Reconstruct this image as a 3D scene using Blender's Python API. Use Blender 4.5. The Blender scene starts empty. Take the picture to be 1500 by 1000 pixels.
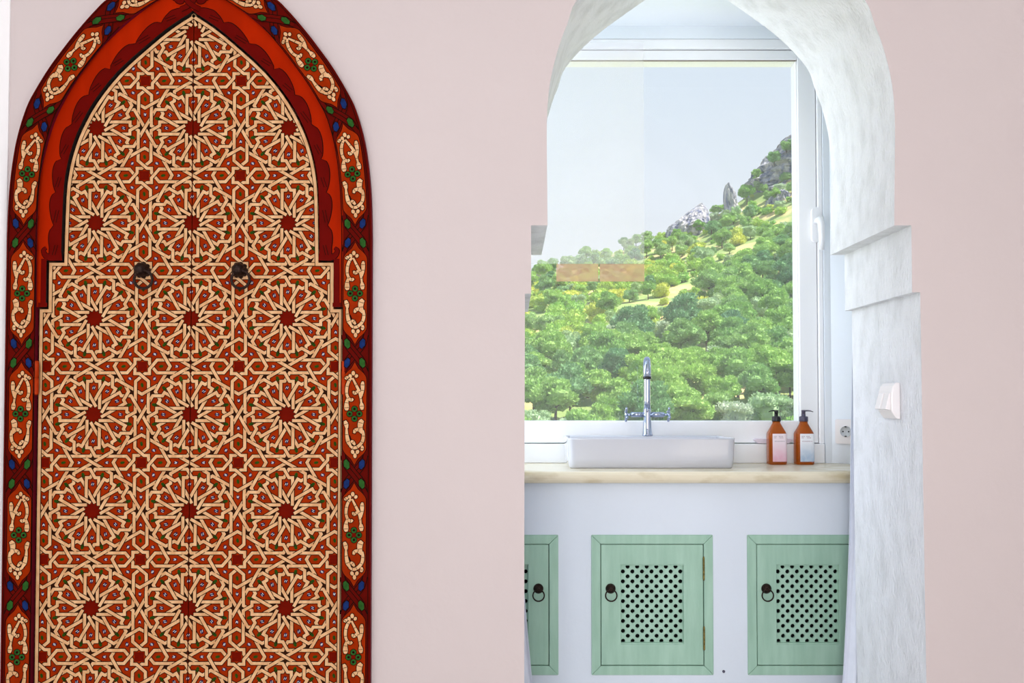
import bpy, bmesh, math, random
from mathutils import Vector, noise
from mathutils.geometry import tessellate_polygon

random.seed(7)
scene = bpy.context.scene
COL = scene.collection
PI = math.pi

# ------------------------------------------------------------------ camera
F = 1250.0; ZC = 1.093; TH = 0.025; HOR = 590.0
SY = HOR - 500.0 - F * math.tan(TH)
cam_d = bpy.data.cameras.new('camera'); cam = bpy.data.objects.new('camera', cam_d)
COL.objects.link(cam)
cam_d.sensor_width = 36.0; cam_d.sensor_fit = 'HORIZONTAL'; cam_d.lens = F / 1500.0 * 36.0
cam_d.shift_y = SY / 1500.0
cam_d.clip_start = 0.05; cam_d.clip_end = 3000
cam.location = (0, 0, ZC); cam.rotation_euler = (PI / 2 + TH, 0, 0)
scene.camera = cam

# ------------------------------------------------------------------ world, sun, fill lamps, exposure
def lin(c):
    c = c / 255.0
    return c / 12.92 if c <= 0.04045 else ((c + 0.055) / 1.055) ** 2.4
def rgb(r, g, b): return (lin(r), lin(g), lin(b), 1.0)

world = bpy.data.worlds.new('sky'); scene.world = world; world.use_nodes = True
nt = world.node_tree; nt.nodes.clear()
wo = nt.nodes.new('ShaderNodeOutputWorld'); bg = nt.nodes.new('ShaderNodeBackground')
tc = nt.nodes.new('ShaderNodeTexCoord'); sx = nt.nodes.new('ShaderNodeSeparateXYZ')
rp = nt.nodes.new('ShaderNodeValToRGB')
rp.color_ramp.elements[0].position = 0.0; rp.color_ramp.elements[0].color = rgb(250, 252, 255)
rp.color_ramp.elements[1].position = 0.42; rp.color_ramp.elements[1].color = rgb(214, 230, 249)
e = rp.color_ramp.elements.new(1.0); e.color = rgb(178, 208, 243)
nt.links.new(tc.outputs['Generated'], sx.inputs[0]); nt.links.new(sx.outputs['Z'], rp.inputs[0])
nt.links.new(rp.outputs[0], bg.inputs[0]); nt.links.new(bg.outputs[0], wo.inputs[0])
bg.inputs[1].default_value = 1.0

sun_d = bpy.data.lights.new('sun', 'SUN'); sun = bpy.data.objects.new('sun', sun_d); COL.objects.link(sun)
sun_d.energy = 9.0; sun_d.angle = 0.01; sun_d.color = (1.0, 0.95, 0.86)
sun.rotation_euler = (math.radians(33), math.radians(0), math.radians(74))

def area(name, loc, rot, sx_, sy_, energy, col=(1, 1, 1)):
    d = bpy.data.lights.new(name, 'AREA'); o = bpy.data.objects.new(name, d); COL.objects.link(o)
    d.shape = 'RECTANGLE'; d.size = sx_; d.size_y = sy_; d.energy = energy; d.color = col
    o.location = loc; o.rotation_euler = rot
    return o
# added fill lamps out of view: behind, at the right, and in the wash room
area('fill_rear', (-0.55, -2.12, 1.20), (PI / 2, 0, 0), 1.15, 2.2, 64, (0.97, 0.985, 1.0))
area('fill_side', (2.52, -0.7, 1.6), (PI / 2, 0, PI / 2), 1.2, 1.6, 26, (0.97, 0.985, 1.0))
area('fill_washroom', (-1.05, 2.78, 1.7), (PI / 2, 0, -PI / 2), 0.45, 1.3, 17, (0.86, 0.93, 1.0))

scene.view_settings.view_transform = 'Standard'; scene.view_settings.look = 'None'
scene.view_settings.gamma = 1.0; scene.view_settings.exposure = 0.0
try: scene.view_settings.use_curve_mapping = False
except Exception: pass

# ------------------------------------------------------------------ projection helpers
def unproj(px, py, Y):
    a = (px - 750.0) / F; b = -(py - 500.0 - SY) / F
    dx = a; dy = math.cos(TH) - b * math.sin(TH); dz = math.sin(TH) + b * math.cos(TH)
    k = Y / dy
    return (dx * k, ZC + dz * k)
YW = F / 600.0            # front face of the pink wall
YB = YW / 0.832           # its back face
PX = YW / F               # metres per pixel on the pink wall
def W(px, py): return unproj(px, py, YW)

# ------------------------------------------------------------------ materials
MATS = {}
def mat(name, col, rough=0.6, metal=0.0, var=0.0, vscale=8.0, bump=0.0, bscale=60.0, col2=None, stretch=None,
        spec=0.5, trans=0.0, ior=1.45, detail=6.0, coat=0.0, lo=0.35, hi=0.65):
    m = bpy.data.materials.new(name); m.use_nodes = True
    t = m.node_tree; p = t.nodes['Principled BSDF']
    p.inputs['Base Color'].default_value = col; p.inputs['Roughness'].default_value = rough
    p.inputs['Metallic'].default_value = metal; p.inputs['Specular IOR Level'].default_value = spec
    p.inputs['Transmission Weight'].default_value = trans; p.inputs['IOR'].default_value = ior
    p.inputs['Coat Weight'].default_value = coat
    if var or col2 or bump:
        tcn = t.nodes.new('ShaderNodeTexCoord'); mp = t.nodes.new('ShaderNodeMapping')
        t.links.new(tcn.outputs['Object'], mp.inputs[0])
        if stretch: mp.inputs['Scale'].default_value = stretch
    if var or col2:
        n = t.nodes.new('ShaderNodeTexNoise'); n.inputs['Scale'].default_value = vscale; n.inputs['Detail'].default_value = detail
        t.links.new(mp.outputs[0], n.inputs['Vector'])
        r = t.nodes.new('ShaderNodeValToRGB')
        c2 = col2 if col2 else tuple([c * (1 - var) for c in col[:3]] + [1])
        r.color_ramp.elements[0].position = lo; r.color_ramp.elements[0].color = c2
        r.color_ramp.elements[1].position = hi; r.color_ramp.elements[1].color = col
        t.links.new(n.outputs['Fac'], r.inputs[0]); t.links.new(r.outputs[0], p.inputs['Base Color'])
    if bump:
        n2 = t.nodes.new('ShaderNodeTexNoise'); n2.inputs['Scale'].default_value = bscale; n2.inputs['Detail'].default_value = 5
        t.links.new(mp.outputs[0], n2.inputs['Vector'])
        b = t.nodes.new('ShaderNodeBump'); b.inputs['Strength'].default_value = bump; b.inputs['Distance'].default_value = 0.01
        t.links.new(n2.outputs['Fac'], b.inputs['Height']); t.links.new(b.outputs[0], p.inputs['Normal'])
    MATS[name] = m
    return m

M = MATS
mat('pink_plaster', rgb(203, 190, 188), 0.85, var=0.03, vscale=1.6, bump=0.12, bscale=25)
mat('left_plaster', rgb(251, 249, 249), 0.85, var=0.02, vscale=2)
mat('grey_plaster', rgb(238, 239, 244), 0.9, col2=rgb(222, 223, 227), vscale=20, stretch=(1.0, 1.0, 0.5), bump=0.6, bscale=130, lo=0.30, hi=0.56, detail=15)
mat('counter_plaster', rgb(223, 230, 240), 0.85, var=0.02, vscale=3, bump=0.15, bscale=30)
mat('white_plaster', rgb(238, 243, 250), 0.85, var=0.02, vscale=3, bump=0.15, bscale=30)
mat('floor_tile', rgb(230, 226, 222), 0.6, var=0.12, vscale=5)
mat('cream_paint', rgb(217, 172, 126), 0.55, var=0.20, vscale=70, col2=rgb(198, 146, 98), stretch=(1, 1, 0.5), spec=0.22)
mat('outline_paint', rgb(30, 8, 4), 0.6, spec=0.02)
mat('gap_paint', rgb(48, 22, 8), 0.6, spec=0.02)
mat('red_paint', rgb(150, 41, 4), 0.55, var=0.25, vscale=25, spec=0.02)
mat('deep_red_paint', rgb(106, 14, 2), 0.55, var=0.2, vscale=30, spec=0.02)
mat('green_paint', rgb(40, 68, 10), 0.6, var=0.4, vscale=120, spec=0.05)
mat('blue_paint', rgb(28, 22, 52), 0.6, spec=0.05)
mat('tick_paint', rgb(236, 226, 224), 0.6)
mat('frame_red', rgb(164, 32, 0), 0.5, var=0.22, vscale=6, stretch=(3, 1, 0.6), spec=0.02)
mat('frame_dark', rgb(90, 9, 4), 0.55, var=0.22, vscale=12, spec=0.02)
mat('frame_edge', rgb(104, 16, 34), 0.6, spec=0.05)
mat('scallop_paint', rgb(98, 8, 4), 0.5, var=0.15, vscale=20, spec=0.02)
mat('lozenge_green', rgb(42, 88, 32), 0.6, var=0.35, vscale=90, spec=0.05)
mat('lozenge_blue', rgb(22, 44, 98), 0.6, var=0.35, vscale=90, spec=0.05)
mat('recess_shade', rgb(20, 6, 4), 0.8)  # near-black edge paints the shade in the gap round the leaves
mat('iron', rgb(46, 30, 24), 0.45, metal=0.7, var=0.3, vscale=60, bump=0.4, bscale=120)
mat('hinge_red', rgb(176, 52, 8), 0.5, spec=0.12, var=0.15, vscale=60)
mat('green_wood', rgb(168, 202, 182), 0.5, col2=rgb(154, 190, 169), vscale=4, stretch=(9, 1, 1.2), bump=0.08, bscale=40)
mat('hollow_shade', rgb(16, 18, 16), 0.9)  # black painted in for the shade inside hollows
mat('brass', rgb(140, 122, 66), 0.4, metal=0.8, var=0.4, vscale=80)
mat('marble', rgb(228, 217, 192), 0.25, col2=rgb(198, 182, 148), vscale=10, stretch=(0.7, 1.5, 2), lo=0.30, hi=0.48)
mat('ceramic', rgb(204, 205, 214), 0.08, coat=0.6)
mat('pvc', rgb(250, 250, 253), 0.3)
mat('pvc_grey', rgb(178, 182, 196), 0.4)
mat('gasket', rgb(150, 140, 130), 0.6)
mat('chrome', rgb(178, 186, 204), 0.06, metal=1.0)
mat('chrome_dark', rgb(30, 26, 26), 0.3)
mat('amber', rgb(206, 104, 18), 0.06, trans=0.65, ior=1.3, coat=0.3)
mat('pump_black', rgb(26, 24, 28), 0.35)
mat('pump_grey', rgb(74, 68, 88), 0.35)
mat('switch_white', rgb(246, 240, 240), 0.25)
mat('switch_grey', rgb(190, 192, 200), 0.4)
mat('socket_grey', rgb(206, 208, 212), 0.4)
mat('print_grey', rgb(196, 180, 190), 0.7)
mat('curtain', rgb(226, 230, 242), 0.9, var=0.04, vscale=30)
mat('dish', rgb(232, 222, 236), 0.3)

def glass_mat(name, refl, tint, milk=0.0, milkcol=(1, 1, 1, 1)):
    m = bpy.data.materials.new(name); m.use_nodes = True
    t = m.node_tree; t.nodes.clear()
    o = t.nodes.new('ShaderNodeOutputMaterial'); tr = t.nodes.new('ShaderNodeBsdfTransparent'); gl = t.nodes.new('ShaderNodeBsdfGlossy')
    tr.inputs[0].default_value = tint; gl.inputs['Roughness'].default_value = 0.0
    mx = t.nodes.new('ShaderNodeMixShader'); mx.inputs[0].default_value = refl
    t.links.new(tr.outputs[0], mx.inputs[1]); t.links.new(gl.outputs[0], mx.inputs[2])
    if milk:
        df = t.nodes.new('ShaderNodeBsdfTranslucent'); df.inputs[0].default_value = milkcol
        d2 = t.nodes.new('ShaderNodeBsdfDiffuse'); d2.inputs[0].default_value = milkcol
        ad = t.nodes.new('ShaderNodeMixShader'); ad.inputs[0].default_value = 0.5
        t.links.new(df.outputs[0], ad.inputs[1]); t.links.new(d2.outputs[0], ad.inputs[2])
        m2 = t.nodes.new('ShaderNodeMixShader'); m2.inputs[0].default_value = milk
        t.links.new(mx.outputs[0], m2.inputs[1]); t.links.new(ad.outputs[0], m2.inputs[2])
        t.links.new(m2.outputs[0], o.inputs[0])
    else:
        t.links.new(mx.outputs[0], o.inputs[0])
    MATS[name] = m
glass_mat('window_glass', 0.03, (1.0, 1.0, 1.0, 1), 0.06, rgb(252, 252, 255))      # dusty pane
glass_mat('reflection_white', 0.0, (1, 1, 1, 1), 0.15, rgb(255, 250, 255))  # pale veil painted as a reflection in the glass
glass_mat('reflection_brown', 0.0, (1, 1, 1, 1), 0.45, rgb(230, 190, 164))  # brown foot of the same painted reflection

# bottle labels: flat print with a soft marbled wash
def label_mat(name, top, wash):
    m = bpy.data.materials.new(name); m.use_nodes = True
    t = m.node_tree; p = t.nodes['Principled BSDF']; p.inputs['Roughness'].default_value = 0.6
    tcn = t.nodes.new('ShaderNodeTexCoord'); n = t.nodes.new('ShaderNodeTexNoise'); n.inputs['Scale'].default_value = 28; n.inputs['Distortion'].default_value = 1.5
    t.links.new(tcn.outputs['Object'], n.inputs['Vector'])
    s = t.nodes.new('ShaderNodeSeparateXYZ'); t.links.new(tcn.outputs['Object'], s.inputs[0])
    mr = t.nodes.new('ShaderNodeMapRange'); mr.inputs['From Min'].default_value = 0.082; mr.inputs['From Max'].default_value = 0.02
    t.links.new(s.outputs['Z'], mr.inputs['Value'])
    mu = t.nodes.new('ShaderNodeMath'); mu.operation = 'MULTIPLY'
    ad = t.nodes.new('ShaderNodeMath'); ad.operation = 'ADD'; ad.inputs[1].default_value = 0.35
    t.links.new(n.outputs['Fac'], ad.inputs[0]); t.links.new(ad.outputs[0], mu.inputs[0]); t.links.new(mr.outputs[0], mu.inputs[1])
    mx = t.nodes.new('ShaderNodeMix'); mx.data_type = 'RGBA'
    t.links.new(mu.outputs[0], mx.inputs['Factor']); mx.inputs['A'].default_value = top; mx.inputs['B'].default_value = wash
    t.links.new(mx.outputs['Result'], p.inputs['Base Color'])
    MATS[name] = m
label_mat('label_pink', rgb(244, 228, 236), rgb(232, 176, 196))
label_mat('label_blue', rgb(244, 244, 250), rgb(164, 188, 214))

# landscape
def foliage(name, a, b, c):
    m = bpy.data.materials.new(name); m.use_nodes = True
    t = m.node_tree; p = t.nodes['Principled BSDF']; p.inputs['Roughness'].default_value = 0.8
    p.inputs['Specular IOR Level'].default_value = 0.2
    oi = t.nodes.new('ShaderNodeObjectInfo'); r = t.nodes.new('ShaderNodeValToRGB')
    r.color_ramp.elements[0].color = a; r.color_ramp.elements[1].color = c
    e_ = r.color_ramp.elements.new(0.5); e_.color = b
    t.links.new(oi.outputs['Random'], r.inputs[0])
    n = t.nodes.new('ShaderNodeTexNoise'); n.inputs['Scale'].default_value = 0.9; n.inputs['Detail'].default_value = 3
    tcn = t.nodes.new('ShaderNodeTexCoord'); t.links.new(tcn.outputs['Object'], n.inputs['Vector'])
    hs = t.nodes.new('ShaderNodeHueSaturation')
    mr = t.nodes.new('ShaderNodeMapRange'); mr.inputs['To Min'].default_value = 0.65; mr.inputs['To Max'].default_value = 1.35
    t.links.new(n.outputs['Fac'], mr.inputs['Value']); t.links.new(mr.outputs[0], hs.inputs['Value'])
    t.links.new(r.outputs[0], hs.inputs['Color']); t.links.new(hs.outputs[0], p.inputs['Base Color'])
    tl = t.nodes.new('ShaderNodeBsdfTranslucent'); t.links.new(hs.outputs[0], tl.inputs[0])
    mx = t.nodes.new('ShaderNodeMixShader'); mx.inputs[0].default_value = 0.22
    o = t.nodes['Material Output']
    t.links.new(p.outputs[0], mx.inputs[1]); t.links.new(tl.outputs[0], mx.inputs[2]); t.links.new(mx.outputs[0], o.inputs[0])
    MATS[name] = m
foliage('pine_green', rgb(136, 182, 100), rgb(170, 206, 112), rgb(112, 160, 118))
foliage('oak_green', rgb(140, 180, 126), rgb(160, 196, 120), rgb(170, 192, 146))
foliage('olive_green', rgb(186, 208, 168), rgb(170, 200, 152), rgb(198, 212, 188))
foliage('shrub_green', rgb(186, 214, 100), rgb(150, 200, 100), rgb(220, 222, 100))
mat('bark', rgb(96, 78, 66), 0.9)
mat('hill_soil', rgb(226, 196, 146), 0.95, col2=rgb(142, 164, 96), vscale=0.09, lo=0.48, hi=0.68, detail=8)
mat('rock', rgb(200, 196, 196), 0.9, col2=rgb(98, 106, 136), vscale=0.45, stretch=(1, 1, 0.45), bump=1.0, bscale=0.7, lo=0.36, hi=0.62, detail=10)
M['rock'].node_tree.nodes['Bump'].inputs['Distance'].default_value = 1.5

# ------------------------------------------------------------------ mesh helpers
class MB:
    def __init__(s): s.v = []; s.f = []; s.m = []; s.sm = []
    def add(s, verts, faces, mi=0, smooth=False):
        o = len(s.v); s.v.extend([tuple(q) for q in verts])
        for f in faces: s.f.append([i + o for i in f]); s.m.append(mi); s.sm.append(smooth)
    def poly(s, verts, mi=0): s.add(verts, [list(range(len(verts)))], mi)
    def box(s, x0, x1, y0, y1, z0, z1, mi=0):
        v = [(x, y, z) for x in (x0, x1) for y in (y0, y1) for z in (z0, z1)]
        s.add(v, [(0, 1, 3, 2), (4, 6, 7, 5), (0, 4, 5, 1), (2, 3, 7, 6), (0, 2, 6, 4), (1, 5, 7, 3)], mi)
    def cyl(s, p0, p1, r0, r1=None, n=16, mi=0, smooth=True, caps=True):
        r1 = r0 if r1 is None else r1
        p0 = Vector(p0); p1 = Vector(p1); d = (p1 - p0).normalized()
        u = d.orthogonal().normalized(); w = d.cross(u)
        v = []
        for p, r in ((p0, r0), (p1, r1)):
            for i in range(n):
                a = 2 * PI * i / n; v.append(p + (u * math.cos(a) + w * math.sin(a)) * r)
        s.add(v, [(i, (i + 1) % n, n + (i + 1) % n, n + i) for i in range(n)], mi, smooth)
        if caps:
            s.add(v[:n], [list(range(n))[::-1]], mi); s.add(v[n:], [list(range(n))], mi)
    def tube(s, pts, rad, n=12, mi=0, closed=False):
        pts = [Vector(p) for p in pts]; k = len(pts); rings = []
        up = None
        for i, p in enumerate(pts):
            if closed: t = pts[(i + 1) % k] - pts[i - 1]
            else: t = pts[min(i + 1, k - 1)] - pts[max(i - 1, 0)]
            t.normalize()
            if up is None: up = t.orthogonal().normalized()
            up = (up - t * up.dot(t)).normalized(); w = t.cross(up)
            r = rad[i] if isinstance(rad, (list, tuple)) else rad
            rings.append([p + (up * math.cos(2 * PI * j / n) + w * math.sin(2 * PI * j / n)) * r for j in range(n)])
        v = [q for r in rings for q in r]; f = []
        for i in range(k if closed else k - 1):
            a = i * n; b = ((i + 1) % k) * n
            for j in range(n): f.append((a + j, a + (j + 1) % n, b + (j + 1) % n, b + j))
        s.add(v, f, mi, True)
        if not closed:
            s.add(rings[0], [list(range(n))[::-1]], mi); s.add(rings[-1], [list(range(n))], mi)
    def lathe(s, prof, c=(0, 0, 0), n=24, mi=0, sx=1.0, sy=1.0):
        v = []
        for r, z in prof:
            for i in range(n):
                a = 2 * PI * i / n; v.append((c[0] + r * math.cos(a) * sx, c[1] + r * math.sin(a) * sy, c[2] + z))
        f = []
        for k in range(len(prof) - 1):
            for i in range(n): f.append((k * n + i, k * n + (i + 1) % n, (k + 1) * n + (i + 1) % n, (k + 1) * n + i))
        s.add(v, f, mi, True)
        s.add(v[:n], [list(range(n))[::-1]], mi); s.add(v[-n:], [list(range(n))], mi)
    def prism(s, outline, y0, y1, mi=0, holes=(), side_mi=None, hole_mi=None, back=True):
        """solid from an (x,z) outline between y0 (front) and y1 (back), with holes going through"""
        loops = [list(outline)] + [list(h) for h in holes]
        flat = [p for l in loops for p in l]
        tris = tessellate_polygon([[Vector((p[0], p[1], 0)) for p in l] for l in loops])
        s.add([(p[0], y0, p[1]) for p in flat], [tuple(t) for t in tris], mi)
        if back: s.add([(p[0], y1, p[1]) for p in flat], [tuple(t)[::-1] for t in tris], mi)
        for li, l in enumerate(loops):
            k = len(l); smi = mi if side_mi is None else side_mi
            if li > 0 and hole_mi is not None: smi = hole_mi if not isinstance(hole_mi, (list, tuple)) else hole_mi[li - 1]
            v = [(p[0], y0, p[1]) for p in l] + [(p[0], y1, p[1]) for p in l]
            s.add(v, [(i, (i + 1) % k, k + (i + 1) % k, k + i) for i in range(k)], smi)
    def mesh(s, name, mats, fix=True):
        me = bpy.data.meshes.new(name)
        me.from_pydata(s.v, [], s.f)
        for m_ in mats: me.materials.append(M[m_])
        me.polygons.foreach_set('material_index', s.m)
        me.polygons.foreach_set('use_smooth', s.sm)
        if fix:
            bm = bmesh.new(); bm.from_mesh(me)
            bmesh.ops.remove_doubles(bm, verts=bm.verts, dist=1e-6)
            bmesh.ops.recalc_face_normals(bm, faces=bm.faces)
            bm.to_mesh(me); bm.free()
        me.update()
        return me
    def build(s, name, mats, parent=None, fix=True, loc=None):
        if isinstance(mats, str): mats = [mats]
        o = bpy.data.objects.new(name, s.mesh(name, mats, fix)); COL.objects.link(o)
        if parent: o.parent = parent
        if loc: o.location = loc
        return o
def empty(name, loc=(0, 0, 0)):
    o = bpy.data.objects.new(name, None); COL.objects.link(o); o.location = loc; o.empty_display_size = 0.05
    return o
def tag(o, label=None, cat=None, group=None, kind=None):
    if label: o['label'] = label
    if cat: o['category'] = cat
    if group: o['group'] = group
    if kind: o['kind'] = kind
    return o
def bevel(o, w, seg=2):
    b = o.modifiers.new('bevel', 'BEVEL'); b.width = w; b.segments = seg; b.limit_method = 'ANGLE'; b.angle_limit = 0.6
    return o
def copy_tree(o, parent=None):
    c = o.copy(); COL.objects.link(c); c.parent = parent
    for ch in list(o.children): copy_tree(ch, c)
    return c
def spline(pts, n):
    """Catmull-Rom through pts, n samples a span"""
    out = []; k = len(pts)
    for i in range(k - 1):
        p0 = pts[max(i - 1, 0)]; p1 = pts[i]; p2 = pts[i + 1]; p3 = pts[min(i + 2, k - 1)]
        for j in range(n):
            t = j / n; t2 = t * t; t3 = t2 * t
            out.append(tuple(0.5 * (2 * b + (c - a) * t + (2 * a - 5 * b + 4 * c - d) * t2 + (-a + 3 * b - 3 * c + d) * t3)
                             for a, b, c, d in zip(p0, p1, p2, p3)))
    out.append(tuple(pts[-1])); return out
def rrect(w, h, r, n=5):
    o = []
    for cx, cy, a0 in ((w / 2 - r, h / 2 - r, 0), (-w / 2 + r, h / 2 - r, 90), (-w / 2 + r, -h / 2 + r, 180), (w / 2 - r, -h / 2 + r, 270)):
        for i in range(n + 1):
            a = math.radians(a0 + 90 * i / n); o.append((cx + r * math.cos(a), cy + r * math.sin(a)))
    return o

# ================================================================== STRUCTURE
XL = W(13, 200)[0]; XR = 2.62; ZT = 2.95; YR = -2.2
ACX = 1056.0
# ---- arched opening outline in the pink wall (front coordinates, metres)
def arch_outline():
    half = [(-157, 0), (-152, 12), (-135, 45), (-100, 97), (-50, 164), (0, 211), (35, 225), (64, 236), (100, 246), (134, 252), (182, 255.0), (260, 254.5), (330, 254)]
    cur = spline([(h, y) for y, h in half], 4)
    R = [(ACX + h, y) for h, y in cur] + [(1335, 330), (1336, 428), (1348, 428), (1350, 560), (1353, 760), (1357, 1000)]
    L = [(ACX - h, y) for h, y in cur][1:] + [(778, 330), (778, 430), (769, 430), (768.5, 600), (768, 800), (768, 1000)]
    pr = [W(*p) for p in R]; pl = [W(*p) for p in L]
    pr.append((pr[-1][0] + 0.005, 0.0)); pl.append((pl[-1][0], 0.0))
    return pr[::-1] + pl      # bottom right -> apex -> bottom left
arch = arch_outline()
# ---- door frame outer outline
DCX = 281.5
outer_half = [(-69, 0), (-60, 18), (-40, 58), (0, 121), (20, 143), (50, 169), (80, 192), (104, 209), (134, 227), (160, 240), (200, 252), (240, 259), (290, 263.5), (350, 265)]
inner_half = [(0, 46), (24, 82), (50, 112), (80, 141), (120, 170), (160, 192), (196, 206), (250, 219), (290, 223), (380, 223.5)]
leaf_half = [(20, 0.0), (40, 31), (64, 61), (108, 109), (152, 143), (192, 164), (220, 174), (250, 181), (290, 185), (384, 186.5)]
def half_curve(tab, n=4): return spline([(h, y) for y, h in tab], n)
oc = half_curve(outer_half)
xo = W(DCX + 265, 350)[0]; XC = W(DCX, 350)[0]; HO = xo - XC
def outline_from(cur, low_half_m=None):
    r = [W(DCX + h, y) for h, y in cur]
    if low_half_m is not None: r.append((XC + low_half_m, 0.0))
    l = [(2 * XC - x, z) for x, z in r][::-1]
    if abs(r[0][0] - XC) < 1e-4: l = l[:-1]
    return l + r               # bottom left -> apex -> bottom right
door_outer = outline_from(oc, HO)
hole = [(XC + (x - XC) * 0.992, z if z < 0.01 else z - 0.004) for x, z in door_outer]

mb = MB()
wall_out = [(XL, 0), ]
# opening and door hole both reach the floor: the wall face is one outline that walks round them
outl = [(XL, 0.0)] + hole + arch[::-1] + [(XR, 0.0), (XR, ZT), (XL, ZT)]
fl = [Vector((p[0], p[1], 0)) for p in outl]
tris = tessellate_polygon([fl])
mb.add([(p[0], YW, p[1]) for p in outl], [tuple(t) for t in tris], 0)
outb = arch[::-1] + [(XR, 0.0), (XR, ZT), (XL, ZT), (XL, 0.0)]       # the back face is whole behind the door
trib = tessellate_polygon([[Vector((p[0], p[1], 0)) for p in outb]])
mb.add([(p[0], YB, p[1]) for p in outb], [tuple(t) for t in trib], 2)
def strip(mb, pts, y0, y1, mi, n=1):
    k = len(pts)
    for j in range(n):
        a = y0 + (y1 - y0) * j / n; b = y0 + (y1 - y0) * (j + 1) / n
        v = [(p[0], a, p[1]) for p in pts] + [(p[0], b, p[1]) for p in pts]
        mb.add(v, [(i, i + 1, k + i + 1, k + i) for i in range(k - 1)], mi)
strip(mb, arch, YW, YB, 1)
strip(mb, hole, YW, YB, 0)
wall_back = mb.build('wall_back', ['pink_plaster', 'grey_plaster', 'white_plaster'])
tag(wall_back, 'pale pink plaster wall with a stepped keyhole archway', 'wall', kind='structure')

def struct_box(name, m_, dims, label, cat='wall'):
    b = MB(); b.box(*dims); return tag(b.build(name, m_), label, cat, kind='structure')
struct_box('floor', 'floor_tile', (XL - 0.40, 2.9, YR - 0.2, 3.5, -0.1, 0.0), 'pale stone floor of the room and the wash room', 'floor')
mb = MB(); sl = [(XL, YB), (XL, YW - 0.004), (XL - 0.26, YW - 0.30), (XL - 0.26, YR), (XL - 0.40, YR), (XL - 0.40, YB)]; k = len(sl)  # wall splayed and whitened so this edge renders brighter
mb.add([(x, y, 0) for x, y in sl] + [(x, y, ZT) for x, y in sl], [(i, (i + 1) % k, k + (i + 1) % k, k + i) for i in range(k)] + [tuple(range(k)), tuple(range(k, 2 * k))], 0)
tag(mb.build('wall_left', 'left_plaster'), 'whitish wall meeting the pink wall beside the painted door', 'wall', kind='structure')
struct_box('ceiling', 'white_plaster', (XL - 0.40, 2.9, YR - 0.15, YB, ZT, ZT + 0.12), 'white ceiling of the room', 'ceiling')
# right and rear walls of the room, with openings added for the fill lamps
mb = MB()
mb.box(XR, XR + 0.2, YR, YB, 0, 0.8); mb.box(XR, XR + 0.2, YR, YB, 2.4, ZT)
mb.box(XR, XR + 0.2, YR, -1.3, 0.8, 2.4); mb.box(XR, XR + 0.2, -0.1, YB, 0.8, 2.4)
tag(mb.build('wall_right', 'pink_plaster'), 'pink plaster side wall with an opening added for fill light', 'wall', kind='structure')
mb = MB()
mb.box(XL - 0.4, XR, YR - 0.2, YR, 0, 0.08); mb.box(XL - 0.4, XR, YR - 0.2, YR, 2.32, ZT)
mb.box(XL - 0.4, -1.15, YR - 0.2, YR, 0.08, 2.32)
mb.box(0.05, XR, YR - 0.2, YR, 0.08, 2.32)
tag(mb.build('wall_rear', 'pink_plaster'), 'pink plaster wall with a wide opening added for fill light behind the viewer', 'wall', kind='structure')

# ---- wash room behind the arch
YWIN = 3.03                                     # face of the window wall
XS = 1.134                                      # where the splayed side wall starts
def Q(px, py, Y): return unproj(px, py, Y)
ZCEIL = Q(900, 38, YWIN)[1]
wx1 = Q(1207, 400, YWIN)[0]; wz0 = 0.0; wz1 = Q(900, 56, YWIN)[1]
ZCT = ZC - 0.213                                # counter top
wx0 = -0.62
mb = MB()
T = 0.11
mb.box(-1.25, wx0, YWIN, YWIN + T, 0, ZCEIL + 0.1)
mb.box(wx1, 2.4, YWIN, YWIN + T, 0, ZCEIL + 0.1)
mb.box(wx0, wx1, YWIN, YWIN + T, wz1, ZCEIL + 0.1)
mb.box(wx0, wx1, YWIN, YWIN + T, 0, ZCT - 0.002)
tag(mb.build('wall_window', 'white_plaster'), 'white plaster wall around the wide window', 'wall', kind='structure')
mb = MB()
sp = [(XS, YWIN - 0.001), (1.60, 2.66), (1.60, YB + 0.001), (1.85, YB + 0.001), (1.85, YWIN - 0.001)]
k = len(sp)
mb.add([(x, y, 0) for x, y in sp] + [(x, y, ZCEIL + 0.02) for x, y in sp],
       [(i, (i + 1) % k, k + (i + 1) % k, k + i) for i in range(k)] + [tuple(range(k)), tuple(range(k, 2 * k))], 0)
tag(mb.build('wall_splay', 'white_plaster'), 'splayed white wall carrying the power socket beside the window', 'wall', kind='structure')
struct_box('wall_washroom_left', 'white_plaster', (-1.26, -1.12, YB, YWIN, 0, ZCEIL + 0.1), 'white end wall of the wash room')
struct_box('ceiling_washroom', 'white_plaster', (-1.26, 1.9, YB, YWIN + T, ZCEIL, ZCEIL + 0.1), 'white ceiling above the wash room window', 'ceiling')

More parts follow.
